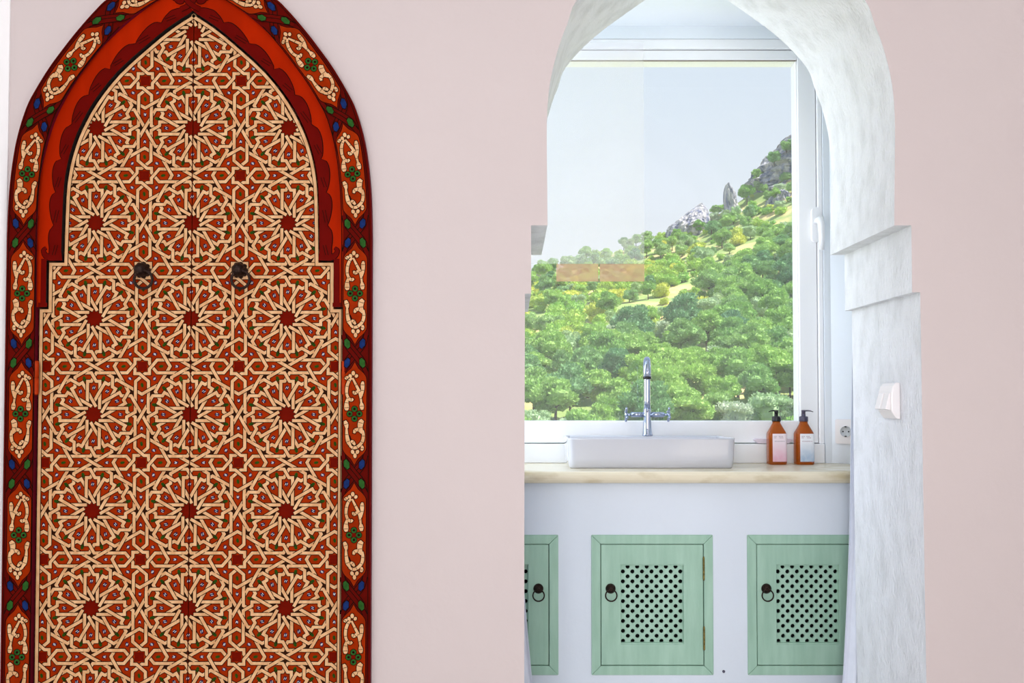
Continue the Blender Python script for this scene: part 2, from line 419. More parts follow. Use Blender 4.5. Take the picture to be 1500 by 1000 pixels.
# ================================================================== PAINTED DOOR
YF = YW - 0.018         # front of the outer frame
YP = YW - 0.010         # front of the red spandrel panel
YL = YW - 0.002         # front of the leaves
def clip_poly(poly, planes):
    for a, b, c in planes:            # keep a*x+b*z+c >= 0
        out = []; n = len(poly)
        for i in range(n):
            p = poly[i]; q = poly[(i + 1) % n]
            dp = a * p[0] + b * p[1] + c; dq = a * q[0] + b * q[1] + c
            if dp >= 0: out.append(p)
            if (dp > 0 and dq < 0) or (dp < 0 and dq > 0):
                t = dp / (dp - dq); out.append((p[0] + (q[0] - p[0]) * t, p[1] + (q[1] - p[1]) * t))
        poly = out
        if len(poly) < 3: return []
    return poly
def convex_planes(pts):
    area_ = sum(pts[i][0] * pts[(i + 1) % len(pts)][1] - pts[(i + 1) % len(pts)][0] * pts[i][1] for i in range(len(pts)))
    if area_ < 0: pts = pts[::-1]
    pl = []
    for i in range(len(pts)):
        (x0, z0), (x1, z1) = pts[i], pts[(i + 1) % len(pts)]
        a, b = -(z1 - z0), (x1 - x0); L = math.hypot(a, b)
        if L < 1e-7: continue
        pl.append((a / L, b / L, -(a * x0 + b * z0) / L))
    return pl
def ribbon(pts, w, w_end=None, ext0=0.0, ext1=0.0):
    """convex quads along a polyline with mitred joints"""
    P = [Vector(p) for p in pts]; n = len(P)
    if ext0: P[0] = P[0] - (P[1] - P[0]).normalized() * ext0
    if ext1: P[-1] = P[-1] + (P[-1] - P[-2]).normalized() * ext1
    ws = w if isinstance(w, (list, tuple)) else [w] * n
    L = []; R = []
    for i in range(n):
        d0 = (P[i] - P[i - 1]).normalized() if i > 0 else None
        d1 = (P[i + 1] - P[i]).normalized() if i < n - 1 else None
        if d0 is None: d0 = d1
        if d1 is None: d1 = d0
        n0 = Vector((-d0.y, d0.x)); n1 = Vector((-d1.y, d1.x)); m_ = (n0 + n1)
        m_ = m_ / max(m_.length, 1e-6); k = 1.0 / max(m_.dot(n0), 0.35)
        L.append(P[i] + m_ * (k * ws[i] / 2)); R.append(P[i] - m_ * (k * ws[i] / 2))
    return [[tuple(L[i]), tuple(R[i]), tuple(R[i + 1]), tuple(L[i + 1])] for i in range(n - 1)]
def ellipse(cx, cy, rx, ry, ang, n=10):
    ca, sa = math.cos(ang), math.sin(ang)
    return [(cx + rx * math.cos(2 * PI * i / n) * ca - ry * math.sin(2 * PI * i / n) * sa,
             cy + rx * math.cos(2 * PI * i / n) * sa + ry * math.sin(2 * PI * i / n) * ca) for i in range(n)]

# --- one tile of the twelve-pointed star interlace, in units of half a period
AO, R1, R2, CB = 0.128, 0.690, 0.8660254, 0.050
SW, OW = 0.062, 0.092          # strap and strap-with-outline widths
def rot(p, a):
    c, s = math.cos(a), math.sin(a); return (p[0] * c - p[1] * s, p[0] * s + p[1] * c)
def split(pl, cuts):
    """cut a polyline at the points where its coordinate chain passes the given (segment, t) cuts"""
    parts = []; cur = [pl[0]]; ci = 0
    for i in range(len(pl) - 1):
        while ci < len(cuts) and cuts[ci][0] == i:
            t = cuts[ci][1]; p = (pl[i][0] + (pl[i + 1][0] - pl[i][0]) * t, pl[i][1] + (pl[i + 1][1] - pl[i][1]) * t)
            cur.append(p); parts.append(cur); cur = [p]; ci += 1
        cur.append(pl[i + 1])
    parts.append(cur); return parts
def tile_polys():
    """-> dict of lists: ground items (poly, level, material) and strap items"""
    ground = []; straps = []; star = []
    def emit(parts, levels, inner=False):
        for j, (pt, ov) in enumerate(zip(parts, levels)):
            lv = 3 if ov else 1
            for q in ribbon(pt, OW, ext0=0.012 if (inner and j == 0) else 0): straps.append((q, lv, 1))
            for q in ribbon(pt, SW): straps.append((q, lv + 1, 0))
    for k in range(12):
        ang = k * PI / 6
        for side in (1, -1):          # +1: right-hand strand, -1: left-hand strand
            y0 = 0.112 if side == 1 else 0.205
            pl = [(AO, y0), (AO, R1), (CB, R1), (-CB, R2)]
            kk = k % 3
            # axis petals bend to the square, the two others run to the tile edge
            if kk == 0: pl += [(-0.690, R2), (-0.8525, 1.058)]
            else:
                # direction local -x; distance until the edge
                if side == 1: case = 'bend' if kk == 1 else 'through'
                else: case = 'bend' if kk == 2 else 'through'
                if case == 'through': pl += [(-0.70, R2)]
                else:
                    d = 0.4226 * 0 + (1 - R2 * 0.5) / R2   # local x where the strand meets the tile edge
                    e2 = rot((-0.2, 0.0), 0)
                    pl += [(-d, R2), (-d - 0.2 * 0.5, R2 + 0.2 * 0.866)]
            cuts = [(0, (0.35 - y0) / (R1 - y0)), (0, (0.615 - y0) / (R1 - y0)),
                    (3, (0.14 - CB) / (-pl[4][0] - CB)), (3, (0.366 - CB) / (-pl[4][0] - CB)), (3, min(0.97, (0.60 - CB) / (-pl[4][0] - CB)))]
            parts = split(pl, cuts)
            lev = [True, False, True, False, True, False]
            if side == -1: lev = [not q for q in lev]
            parts = [[rot((p[0] * side, p[1]), ang) for p in q] for q in parts]
            emit(parts, lev, True)
        # dark gaps
        def G(pts, mi, lv=0.35): ground.append(([rot(p, ang) for p in pts], lv, mi))
        G([(0, 0.985), (-0.20, R2), (0, 0.79), (0.20, R2)], 1)
        G([(-AO, 0.42), (-AO, 0.215), (0.0, 0.17), (0.005, 0.26)], 1)
        # painted spots: one in each petal, green ones between the caps
        G(ellipse(0, 0.555, 0.038, 0.050, 0, 10), 3, 0.6)
        for dx in (-0.011, 0.012):
            tl = 0.35
            G([(dx * 1.5 - 0.0035 - 0.012, 0.534), (dx * 1.5 + 0.0035 - 0.012, 0.532), (dx * 1.5 + 0.0035 + 0.010, 0.576), (dx * 1.5 - 0.0035 + 0.010, 0.578)], 4, 0.8)
        a15 = PI / 12
        ground.append(([rot(p, ang - a15) for p in [(0, 0.70), (-0.035, 0.755), (-0.03, 0.80), (0, 0.83), (0.03, 0.80), (0.035, 0.755)]], 0.6, 2))
        star += []
    for k in range(4):
        ang = k * PI / 2
        # the strand that folds round the corner square at (-1, 1)
        pl = [(-1.134, 0.69), (-0.945, 0.85), (-0.85, 0.85), (-0.85, 0.945), (-0.69, 1.134)]
        a = [pl[0], pl[1], pl[2]]; b = [pl[2], pl[3], pl[4]]
        a = [pl[0], pl[1], (-0.8975, 0.85)]; b = [(-0.8975, 0.85), pl[2], pl[3], pl[4]]
        emit([[rot(p, ang) for p in a], [rot(p, ang) for p in b]], [False, True])
        sq = [rot(p, ang) for p in [(-1, 0.905), (-0.905, 0.905), (-0.905, 1.0), (-1.0, 1.0)]]
        star.append((sq, 0.6, 0))
        for (cx, cy, rx, ry, g) in ((-0.745, 0.745, 0.036, 0.050, 3), (-1.0, 0.61, 0.030, 0.05, 2), (-0.61, 1.0, 0.05, 0.03, 2), (-1.0, 0.285, 0.032, 0.05, 3), (-0.285, 1.0, 0.05, 0.032, 3),
                                 (-1.0, -0.285, 0.032, 0.05, 3), (-1.0, -0.61, 0.03, 0.05, 2)):
            if g == 3 and cy < 0: continue
            if g == 2 and cy < 0: continue
            ground.append(([rot(p, ang) for p in ellipse(cx, cy, rx, ry, 0.2)], 0.6, g))
            if g == 3:
                for dx in (-0.011, 0.012):
                    ground.append(([rot(p, ang) for p in [(cx + dx - 0.015, cy - 0.022), (cx + dx - 0.006, cy - 0.024), (cx + dx + 0.013, cy + 0.022), (cx + dx + 0.004, cy + 0.024)]], 0.8, 4))
        # other half of the edge spots belongs to the mirrored side of the same edge
        for (cx, cy, rx, ry, g) in ((0.61, 1.0, 0.05, 0.03, 2), (0.285, 1.0, 0.05, 0.032, 3)):
            pass
    pts = []
    for k in range(24):
        a = PI / 2 + PI / 180 + k * PI / 12; r = 0.178 if k % 2 == 0 else 0.132
        pts.append((r * math.cos(a), r * math.sin(a)))
    for k in range(24): star.append(([(0, 0), pts[k], pts[(k + 1) % 24]], 0.6, 0))
    sqpl = convex_planes([(-1, -1), (1, -1), (1, 1), (-1, 1)])
    res = []
    for lst in (ground, straps, star):
        o = []
        for q, lv, mi in lst:
            c = clip_poly(list(q), sqpl)
            if c: o.append((c, lv, mi))
        res.append(o)
    return res
T_GROUND, T_STRAPS, T_STAR = tile_polys()

c0 = W(281.2, 188); c5 = W(281.2, 890)
HP = (c0[1] - c5[1]) / 10.0
HX = (W(422.5, 608)[0] - W(139.5, 608)[0]) / 4.0
XSEAM = XC
ROW0 = c0[1]
lr = [W(DCX + h, y) for h, y in half_curve(leaf_half, 3)]
X1 = XC + (W(DCX + 208.5, 420)[0] - XC); X2 = XC + (W(DCX + 220.5, 600)[0] - XC)
Z1 = W(400, 384)[1]; Z2 = W(400, 452)[1]
leaf_right = [(XC, 0.012), (X2, 0.012), (X2, Z2), (X1, Z2), (X1, Z1)] + lr[::-1]
leaf_right[-1] = (XC, lr[0][1])
lev_step = 0.00028
def leaf(side):
    g = 0.0012
    mir = (lambda p: (max(p[0], XC + g), p[1])) if side == 1 else (lambda p: (2 * XC - max(p[0], XC + g), p[1]))
    out = [mir(p) for p in leaf_right]
    regs = []
    zb = 0.012
    regs.append(convex_planes([mir(p) for p in [(XC, zb), (X2, zb), (X2, Z2), (XC, Z2)]]))
    regs.append(convex_planes([mir(p) for p in [(XC, Z2), (X1, Z2), (X1, Z1), (XC, Z1)]]))
    up = [(X1 - (X1 - lr[-1][0]), Z1)] + lr[::-1][1:]
    for i in range(len(up) - 1):          # the arch, cut into level slices
        regs.append(convex_planes([mir(p) for p in [(XC, up[i][1]), up[i], up[i + 1], (XC, up[i + 1][1])]]))
    zr = [(zb, Z2), (Z2, Z1)] + [(up[i][1], up[i + 1][1]) for i in range(len(up) - 1)]
    root = empty('door_1' if side == -1 else 'door_2', (mir((XC + 0.18, 0))[0], YL, 0))
    tag(root, ('left leaf of the arched red door painted with cream star interlace, its left edge in shade' if side == -1 else
               'right leaf of the arched red door painted with cream star interlace, nearer the archway'), 'door', kind='structure')
    ox = root.location.x
    mb = MB(); mb.prism([(x - ox, z) for x, z in out], 0.0, 0.04)
    mb.build('board', 'red_paint', root)
    cache = {}
    bb = [(min(p[0] for p in r_), max(p[0] for p in r_)) for r_ in [out]]
    for row in range(-1, 9):
        cz = ROW0 - row * 2 * HP
        for colm in (-2, -1, 0, 1, 2):
            if side == 1 and colm < 0 or side == -1 and colm > 0: continue
            cx = XC + colm * 2 * HX
            geo = []
            for lst in (T_GROUND, T_STRAPS, T_STAR):
                o = []
                for q, lv, mi in lst:
                    wq = [(cx + p[0] * HX, cz + p[1] * HP) for p in q]
                    q0 = min(p[1] for p in wq); q1 = max(p[1] for p in wq)
                    for pl, (za, zb_) in zip(regs, zr):
                        if q1 < za or q0 > zb_: continue
                        c = clip_poly(wq, pl)
                        if c: o.append((c, lv, mi))
                geo.append(o)
            if not geo[1]: continue
            def mk(lst):
                m_ = MB()
                for c, lv, mi in lst: m_.poly([(p[0] - cx, -lv * lev_step, p[1] - cz) for p in c][::-1], mi)
                return m_
            st = mk(geo[1]).build('star_interlace', ['cream_paint', 'outline_paint'], root, fix=False, loc=(cx - ox, 0, cz))
            if geo[0]: mk(geo[0]).build('painted_spots', ['red_paint', 'gap_paint', 'green_paint', 'blue_paint', 'tick_paint'], st, fix=False)
            if geo[2]: mk(geo[2]).build('star_centre', ['deep_red_paint'], st, fix=False)
    # cream border along the free edges
    path = [mir(p) for p in leaf_right[1:]]
    off = 3.4 * PX
    ins = []
    for i, p in enumerate(path):
        a = Vector(path[max(i - 1, 0)]); b = Vector(path[min(i + 1, len(path) - 1)])
        d0 = (Vector(p) - a); d1 = (b - Vector(p))
        d0 = d0.normalized() if d0.length > 1e-6 else d1.normalized(); d1 = d1.normalized() if d1.length > 1e-6 else d0
        n0 = Vector((-d0.y, d0.x)) * side; n1 = Vector((-d1.y, d1.x)) * side
        m_ = (n0 + n1).normalized(); ins.append(tuple(Vector(p) + m_ * off / max(m_.dot(n0), 0.4)))
    mb = MB()
    for q in ribbon(ins, 6.6 * PX): mb.poly([(p[0] - ox, -4.6 * lev_step, p[1]) for p in q], 1)
    for q in ribbon(ins, 4.6 * PX): mb.poly([(p[0] - ox, -5.2 * lev_step, p[1]) for p in q], 0)
    mb.build('border_strap', ['cream_paint', 'outline_paint'], root, fix=False)
    # ring pull: knobbly iron boss and ring
    hx, hz = W(DCX + side * 70.5 - (1 if side == -1 else 0), 396); hx2, hz2 = W(DCX + side * 70.5, 411)
    mb = MB(); mb.lathe([(0.001, 0.034), (0.010, 0.032), (0.017, 0.025), (0.021, 0.014), (0.023, 0.004), (0.023, 0.0)], n=20)
    for i in range(9):
        a = 2 * PI * i / 9; mb.lathe([(0.001, 0.012), (0.005, 0.010), (0.007, 0.004), (0.0072, 0.0)], (0.020 * math.cos(a), 0.020 * math.sin(a), 0), 8)
    o = mb.build('pull_boss', 'iron', root); o.rotation_euler = (PI / 2, 0, 0); o.location = (hx - ox, -0.0012, hz); o.scale = (0.78, 0.78, 0.85)
    mb = MB(); mb.tube([(0.0282 * math.cos(a), -0.022, 0.0282 * math.sin(a)) for a in [2 * PI * i / 28 for i in range(28)]], 0.0044, 10, closed=True)
    ring = mb.build('pull_ring', 'iron', o); ring.rotation_euler = (-PI / 2, 0, 0)
    ring.location = ((hx2 - hx + 4.5 * PX) / 0.78, (hz2 - hz) / 0.78, 0.0)
    # barrel hinge on the outer edge
    for py0, py1 in ((531, 576), (1010, 1055)):
        x_, za = W(DCX + side * 223.5, py0); _, zb_ = W(DCX + side * 223.5, py1)
        mb = MB(); zm = (za + zb_) / 2; rr = 3.6 * PX
        prof = [(rr * 0.5, zb_ - 0.004), (rr * 0.9, zb_ - 0.002), (rr, zb_), (rr, zm - 0.001), (rr * 0.8, zm - 0.0008), (rr * 0.8, zm + 0.0008), (rr, zm + 0.001), (rr, za), (rr * 0.9, za + 0.002), (rr * 0.5, za + 0.004)]
        mb.lathe(prof, (x_ - ox, -0.012, 0), 16)
        mb.build('hinge', 'hinge_red', root)
    return root
leaf(-1); leaf(1)

# ---------------- door frame (arched band, red spandrel, painted ornament)
fr = empty('trim_1', (XC, YW, 0))
tag(fr, 'pointed arched door surround painted dark red with cream scroll cartouches', 'door frame', kind='structure')
def lx(p): return (p[0] - XC, p[1])
leaf_full = [(2 * XC - p[0], p[1]) for p in leaf_right[1:]] + [p for p in leaf_right[1:]][::-1][1:]
leaf_open = [(XC + (p[0] - XC) * 1.004 + (0.002 if p[0] > XC else -0.002 if p[0] < XC else 0), p[1] + (0.003 if p[1] > 0.1 else -0.012)) for p in leaf_full]
leaf_open[0] = (leaf_open[0][0], 0.0); leaf_open[-1] = (leaf_open[-1][0], 0.0)
ic = [W(DCX + h, y) for h, y in half_curve([(-69 + 66, 0.0)] + inner_half[0:], 3)]
XI = XC + (W(DCX + 223.5, 420)[0] - XC); ZI = W(400, 446)[1]
inner_r = ic + [(XI, ZI)]
inner_full = [(2 * XC - p[0], p[1]) for p in inner_r][::-1] + inner_r[1:]
# outer band: outline walks down the outside and back up the inside
def ring_band(outer, inner, y0, y1, name, mats, side_mi=0):
    mb = MB(); o = [lx(p) for p in outer] + [lx(p) for p in inner][::-1]
    mb.prism(o, y0 - YW, y1 - YW, 0, side_mi=side_mi)
    return mb.build(name, mats, fr)
band_in = [(2 * XC - X2 - 0.0025, 0.0), (2 * XC - X2 - 0.0025, ZI)] + inner_full[1:-1] + [(X2 + 0.0025, ZI), (X2 + 0.0025, 0.0)]
bandobj = ring_band(door_outer, band_in, YF, YW + 0.085, 'frame_band', ['frame_dark', 'frame_edge'], 1)
# red spandrel panel between band and leaves
sp_out = [(2 * XC - XI, Z2 + 0.003)] + inner_full + [(XI, Z2 + 0.003)]
mb = MB()
ci = [i for i, p in enumerate(leaf_open)]
li = [p for p in leaf_open if p[1] > Z2 - 0.001]
li = [(2 * XC - X1 - 0.0025, Z2 + 0.003)] + [p for p in leaf_open if p[1] > Z2 + 0.02] + [(X1 + 0.0025, Z2 + 0.003)]
o = [lx(p) for p in sp_out] + [lx(p) for p in li][::-1]
mb.prism(o, YP - YW, 0.085, 0, side_mi=1)
pan = mb.build('spandrel_panel', ['frame_red', 'recess_shade'], fr)
# scalloped dark red edging painted on the panel, along the leaf opening
def scallops():
    mb = MB(); yy = YP - YW - 0.0006
    base = [p for p in li[1:-1] if p[1] > Z1 and abs(p[0] - XC) < X1 - XC - 0.012]
    right = [p for p in base if p[0] >= XC][::1]
    apex = max(right, key=lambda p: p[1])
    right = sorted(right, key=lambda p: -p[1])
    # arclength sampling from the apex down
    L = [0]; 
    for i in range(1, len(right)): L.append(L[-1] + math.dist(right[i], right[i - 1]))
    tot = L[-1]; N = 120; samp = []
    for j in range(N + 1):
        s = tot * j / N; i = max(k_ for k_ in range(len(L)) if L[k_] <= s + 1e-9); i = min(i, len(right) - 2)
        t = (s - L[i]) / max(L[i + 1] - L[i], 1e-9)
        p = Vector(right[i]).lerp(Vector(right[i + 1]), t); d = (Vector(right[i + 1]) - Vector(right[i])).normalized()
        samp.append((p, Vector((-d.y, d.x)), s / tot))
    nl = 9
    def width(u):
        v = u * nl; k_ = v - math.floor(v)
        w = 9 + 9.5 * max(0.0, math.sin(PI * k_ ** 0.62)) ** 0.6
        if u < 0.06: w *= 0.45 + u * 9
        if u > 0.94: w = max(w, 17.0)
        return w * PX
    for sgn in (1, -1):
        for ext, mi, yo in ((1.3 * PX, 1, 0.0), (0, 0, 0.0004)):
            ring_o = []; ring_i = []
            for p, n, u in samp:
                q = p + n * (width(u) + ext); ring_o.append(q); ring_i.append(p)
            for i in range(N):
                quad = [ring_i[i], ring_o[i], ring_o[i + 1], ring_i[i + 1]]
                mb.poly([((p.x - XC) * sgn, yy - yo, p.y) for p in quad], mi)
        # leaf veins and the curled foot
        for k_ in range(nl):
            u0 = (k_ + 0.55) / nl
            p, n, u = samp[int(u0 * N)]; p2, n2, _ = samp[min(N, int((u0 + 0.33 / nl) * N))]
            for w0 in (5, 9):
                for q in ribbon([tuple(p + n * w0 * PX), tuple(p2 + n2 * (w0 + 3.5) * PX)], 0.9 * PX):
                    mb.poly([((a[0] - XC) * sgn, yy - 0.0008, a[1]) for a in q], 1)
        px0 = [(DCX + 187, 376), (DCX + 196, 377), (DCX + 204, 378), (DCX + 211, 375), (DCX + 214, 368), (DCX + 210, 364)]
        foot = [W(*p) for p in spline(px0, 4)]
        n_ = len(foot); wd = [(13 - 9.5 * i / (n_ - 1)) * PX for i in range(n_)]
        for ext, mi, yo in ((1.8 * PX, 1, 0.0), (0, 0, 0.0004)):
            for q in ribbon(foot, [a + ext for a in wd]): mb.poly([((a[0] - XC) * sgn, yy - yo * 1.5 - 0.00007, a[1]) for a in q], mi)
        # vertical dark edging of the lower step
        e0 = W(DCX + 213, 380); e1 = W(DCX + 213, 450)
        for q in ribbon([e0, e1], 8 * PX): mb.poly([((a[0] - XC) * sgn, yy - 0.00052, a[1]) for a in q], 0)
        e0 = W(DCX + 220, 447); e1 = W(DCX + 207, 447)
        for q in ribbon([e0, e1], 6 * PX): mb.poly([((a[0] - XC) * sgn, yy - 0.00072, a[1]) for a in q], 0)
    # crossing stems at the crown
    for sgn in (1, -1):
        st = [W(DCX + 14 * sgn, 17), W(DCX + 4 * sgn, 12), W(DCX - 4 * sgn, 5), W(DCX - 7 * sgn, -4)]
        st = spline(st, 4)
        for ext, mi, yo in ((1.6 * PX, 1, 0.0), (0, 0, 0.0004)):
            for q in ribbon(st, 7 * PX + ext): mb.poly([(a[0] - XC, yy - yo * 1.2 - 0.0014 - (0.0006 if sgn > 0 else 0), a[1]) for a in q], mi)
        for cx_, cy_, r_ in ((16, 4, 7), (22, 0, 6), (12, -4, 6)):
            c_ = W(DCX + cx_ * sgn, cy_)
            mb.poly([(p[0] - XC, yy - 0.0005 - cx_ * 0.00001 - (0.00002 if sgn > 0 else 0), p[1]) for p in ellipse(c_[0], c_[1], (r_ + 0.8) * PX, (r_ * .7 + .8) * PX, 0.3 * sgn, 14)], 1)
            mb.poly([(p[0] - XC, yy - 0.0010 - cx_ * 0.00001 - (0.00002 if sgn > 0 else 0), p[1]) for p in ellipse(c_[0], c_[1], r_ * PX, r_ * .7 * PX, 0.3 * sgn, 14)], 0)
    mb.build('scalloped_edging', ['scallop_paint', 'outline_paint'], pan, fix=False)
scallops()

# ornament along the band: path runs down the right side; the left side is its mirror
opath = [W(DCX + h, y) for h, y in half_curve(outer_half, 6)] + [(XC + HO, z) for z in [W(0, 350)[1] - 0.02 * i for i in range(1, 80)] if z > 0.0]
bpath = []
for i, p in enumerate(opath):
    a = Vector(opath[max(i - 1, 0)]); b = Vector(opath[min(i + 1, len(opath) - 1)]); d = (b - a).normalized()
    bpath.append((Vector(p) + Vector((d.y, -d.x)) * 0 + Vector((d.y, -d.x)) * (24.0 * PX), d))
BL = [0.0]
for i in range(1, len(bpath)): BL.append(BL[-1] + (bpath[i][0] - bpath[i - 1][0]).length)
iz = min(range(len(bpath)), key=lambda i: abs(bpath[i][0].y - W(0, 343)[1])); S0 = BL[iz]
PER = 175.0 * PX
def bmap(s, t):
    s = max(0.0, min(BL[-1] - 1e-6, s)); lo = 0; hi = len(BL) - 1
    while hi - lo > 1:
        m_ = (lo + hi) // 2
        if BL[m_] <= s: lo = m_
        else: hi = m_
    k_ = (s - BL[lo]) / (BL[hi] - BL[lo]); p = bpath[lo][0].lerp(bpath[hi][0], k_); d = bpath[lo][1].lerp(bpath[hi][1], k_).normalized()
    n = Vector((d.y, -d.x))        # towards the leaf
    return p + n * t
SCROLL = [
  # (points (s,t), widths) in pixels; s from a knot down to the next, t towards the leaf
  ([(36, 3), (46, -2), (56, -7), (66, -9), (74, -10)], [3, 4, 4.5, 3.5, 3]),
  ([(72, -10), (77, -10.5), (82, -11)], [4, 7.5, 4]),
  ([(41, -12), (46, -11.5), (54, -11.5), (63, -10)], [3, 6.5, 5, 2.5]),
  ([(53, -6), (57, -2.5), (58, 0.5), (55, 2)], [3, 5, 4.5, 2.5]),
  ([(36, 4), (40, 8), (48, 11), (58, 11.5), (65, 9), (68, 5), (66, 2)], [3, 4.5, 5, 4.5, 4.5, 5, 3.5]),
  ([(66, 10), (72, 11.5), (79, 11.5), (83, 11)], [3.5, 6, 8, 4]),
  ([(34, 9), (36, 12), (38, 13)], [3, 5.5, 3]),
  ([(97, -12), (101, -9), (108, -8.5), (114, -11)], [6, 9, 7.5, 4.5]),
  ([(112, -12), (120, -13), (129, -11), (136, -4), (137, 2), (134, 7)], [4, 5, 5, 5, 4.5, 3]),
  ([(116, -11), (111, -6), (112, -1), (116, 0.5)], [3.5, 5, 5.5, 3.5]),
  ([(135, 5), (128, 9), (118, 11), (108, 11.5)], [3, 6.5, 5, 3]),
  ([(109, 11), (103, 12), (98, 14)], [4, 7, 4]),
  ([(133, -1), (129, 2), (127, 5)], [3, 5.5, 3]),
  ([(134, -11), (138, -11.5), (141, -10)], [3, 5.5, 3]),
]
BUDS = [(29, 2, 3.4, 2.6, 0), (33, -2.5, 2.8, 2.4, 0.5), (33, 6.5, 2.8, 2.4, -0.5), (143, -4.5, 3.2, 2.6, 0.4), (143, 2.5, 3.2, 2.6, -0.4), (148.5, -1, 3.6, 2.5, 0)]
VOID = [([(45, 0), (52, -6), (62, -9)], [1, 3.4, 1]), ([(119, 7), (127, 5.5), (134, 3)], [1, 4, 1])]
def field_w(s):
    a = min(s, 175 - s)
    if a < 13: return 0.0
    if a < 22: return (a - 13) * 0.55
    if a < 38: return 5 + 12.0 * math.sin((a - 22) / 16 * PI / 2)
    return 17.0
def ornament(sgn, i):
    s0 = S0 + i * PER
    yb = YF - YW - 0.0005
    def put(mb, pts, lv, mi):
        mb.poly([((p.x - XC) * sgn, yb - lv * 0.0003, p.y) for p in pts], mi)
    ctr = bmap(s0 + 87.5 * PX, 0)
    if ctr.y < 0.06: return
    mb = MB()
    ss = [13 + (149.0) * j / 48 for j in range(49)]
    for ext, mi, lv in ((1.2, 1, 0), (0, 0, 1)):
        for j in range(48):
            a, b = ss[j], ss[j + 1]; wa, wb = field_w(a) + ext, field_w(b) + ext
            put(mb, [bmap(s0 + a * PX, -wa * PX), bmap(s0 + a * PX, wa * PX), bmap(s0 + b * PX, wb * PX), bmap(s0 + b * PX, -wb * PX)], lv, mi)
    car = mb.build('painted_cartouche', ['red_paint', 'outline_paint'], fr, fix=False)
    mb = MB()
    for pts, ws in VOID:
        for q in ribbon(spline([tuple(list(p) + [w]) for p, w in zip(pts, ws)], 4) and [p[:2] for p in spline([tuple(list(p) + [w]) for p, w in zip(pts, ws)], 4)],
                        [p[2] for p in spline([tuple(list(p) + [w]) for p, w in zip(pts, ws)], 4)]):
            put(mb, [bmap(s0 + a * PX, b * PX) for a, b in q], 2.5, 1)
    for ext, mi, lv in ((2.2, 1, 2), (0, 0, 3)):
        for k_, (pts, ws) in enumerate(SCROLL):
            sp_ = spline([tuple(list(p) + [w]) for p, w in zip(pts, ws)], 4)
            for q in ribbon([p[:2] for p in sp_], [max(0.6, p[2] * 0.88) + ext for p in sp_], ext0=ext * 0.5, ext1=ext * 0.5):
                put(mb, [bmap(s0 + a * PX, b * PX) for a, b in q], lv + k_ * 0.02, mi)
        for kb, (a, b, ra, rb, an) in enumerate(BUDS):
            lv += 0.012
            put(mb, [bmap(s0 + x * PX, y * PX) for x, y in ellipse(a, b, ra + ext * 0.5, rb + ext * 0.5, an, 10)], lv + 0.35, mi)
    for k_, (pts, ws) in enumerate(SCROLL):                       # dark joints between the leaf segments
        for (a, b), w_ in list(zip(pts, ws))[1:-1]:
            i_ = pts.index((a, b)); d_ = (Vector(pts[i_ + 1]) - Vector(pts[i_ - 1])).normalized(); n_ = Vector((-d_.y, d_.x))
            c_ = Vector((a, b))
            for q in ribbon([tuple(c_ - n_ * w_ * 0.40), tuple(c_ + n_ * w_ * 0.40)], 0.75):
                put(mb, [bmap(s0 + x * PX, y * PX) for x, y in q], 3.7 + k_ * 0.02 + i_ * 0.003, 1)
    mb.build('cream_scroll', ['cream_paint', 'outline_paint'], car, fix=False)
    mb = MB()
    for da, db in ((-7, 0), (7, 0), (0, -7), (0, 7)):
        put(mb, [bmap(s0 + (88 + x) * PX, y * PX) for x, y in ellipse(da, db, 5.0, 5.0, 0, 12)], 4, 1)
        put(mb, [bmap(s0 + (88 + x) * PX, y * PX) for x, y in ellipse(da, db, 4.2, 4.2, 0, 12)], 4.6, 0)
        put(mb, [bmap(s0 + (88 + x) * PX, y * PX) for x, y in ellipse(da, db, 1.9, 1.9, 0, 8)], 5.2, 1)
    put(mb, [bmap(s0 + (88 + x) * PX, y * PX) for x, y in ellipse(0, 0, 3.2, 3.2, 0, 8)], 5, 2)
    mb.build('green_flower', ['lozenge_green', 'outline_paint', 'deep_red_paint'], car, fix=False)
def knot(sgn, i):
    s0 = S0 + i * PER
    yb = YF - YW - 0.0005
    if bmap(s0, 0).y < 0.03: return
    mb = MB()
    def put(pts, lv, mi): mb.poly([((p.x - XC) * sgn, yb - lv * 0.0003, p.y) for p in pts], mi)
    # interlaced dark red straps (outlined), two pairs crossing
    def strap(pts, lv):
        for ext, mi, l2 in ((2.4, 1, lv), (0, 0, lv + 0.5)):
            for q in ribbon(spline(pts, 3), 5.2 + ext): put([bmap(s0 + a * PX, b * PX) for a, b in q], l2, mi)
    for o_, lv in ((-4, 0.5), (4, 1.6)):
        strap([(-27, -16.2), (-16 + o_, -12.5), (o_, 0), (16 + o_, 12.5), (27, 16.2)], lv + 0.2)
    for o_, lv in ((-4, 2.8), (4, 4)):
        strap([(-27, 16.2), (-16 + o_, 12.5), (o_, 0), (16 + o_, -12.5), (27, -16.2)], lv + 0.2)
    for q, ((a, b), mi) in enumerate((((-14, -11), 3), ((-14, 11), 2), ((14, -11), 2), ((14, 11), 3))):
        sg = 1 if a * b > 0 else -1
        loz = [(-8, -1 * sg), (-3, 4), (5, 4.5), (8, 1 * sg), (3, -4), (-5, -4.5)] if sg > 0 else [(-8, 1), (-5, 4.5), (3, 4), (8, -1), (5, -4.5), (-3, -4)]
        put([bmap(s0 + (a + x * 1.1) * PX, (b + y * 1.1) * PX) for x, y in loz], 6, 1)
        put([bmap(s0 + (a + x * 0.92) * PX, (b + y * 0.92) * PX) for x, y in loz], 6.5, mi if sgn == -1 else mi)
    mb.build('painted_knot', ['frame_dark', 'outline_paint', 'lozenge_green', 'lozenge_blue'], fr, fix=False)
for sgn in (-1, 1):
    for i in range(-3, 6): ornament(sgn, i)
    for i in range(-2, 6): knot(sgn, i)
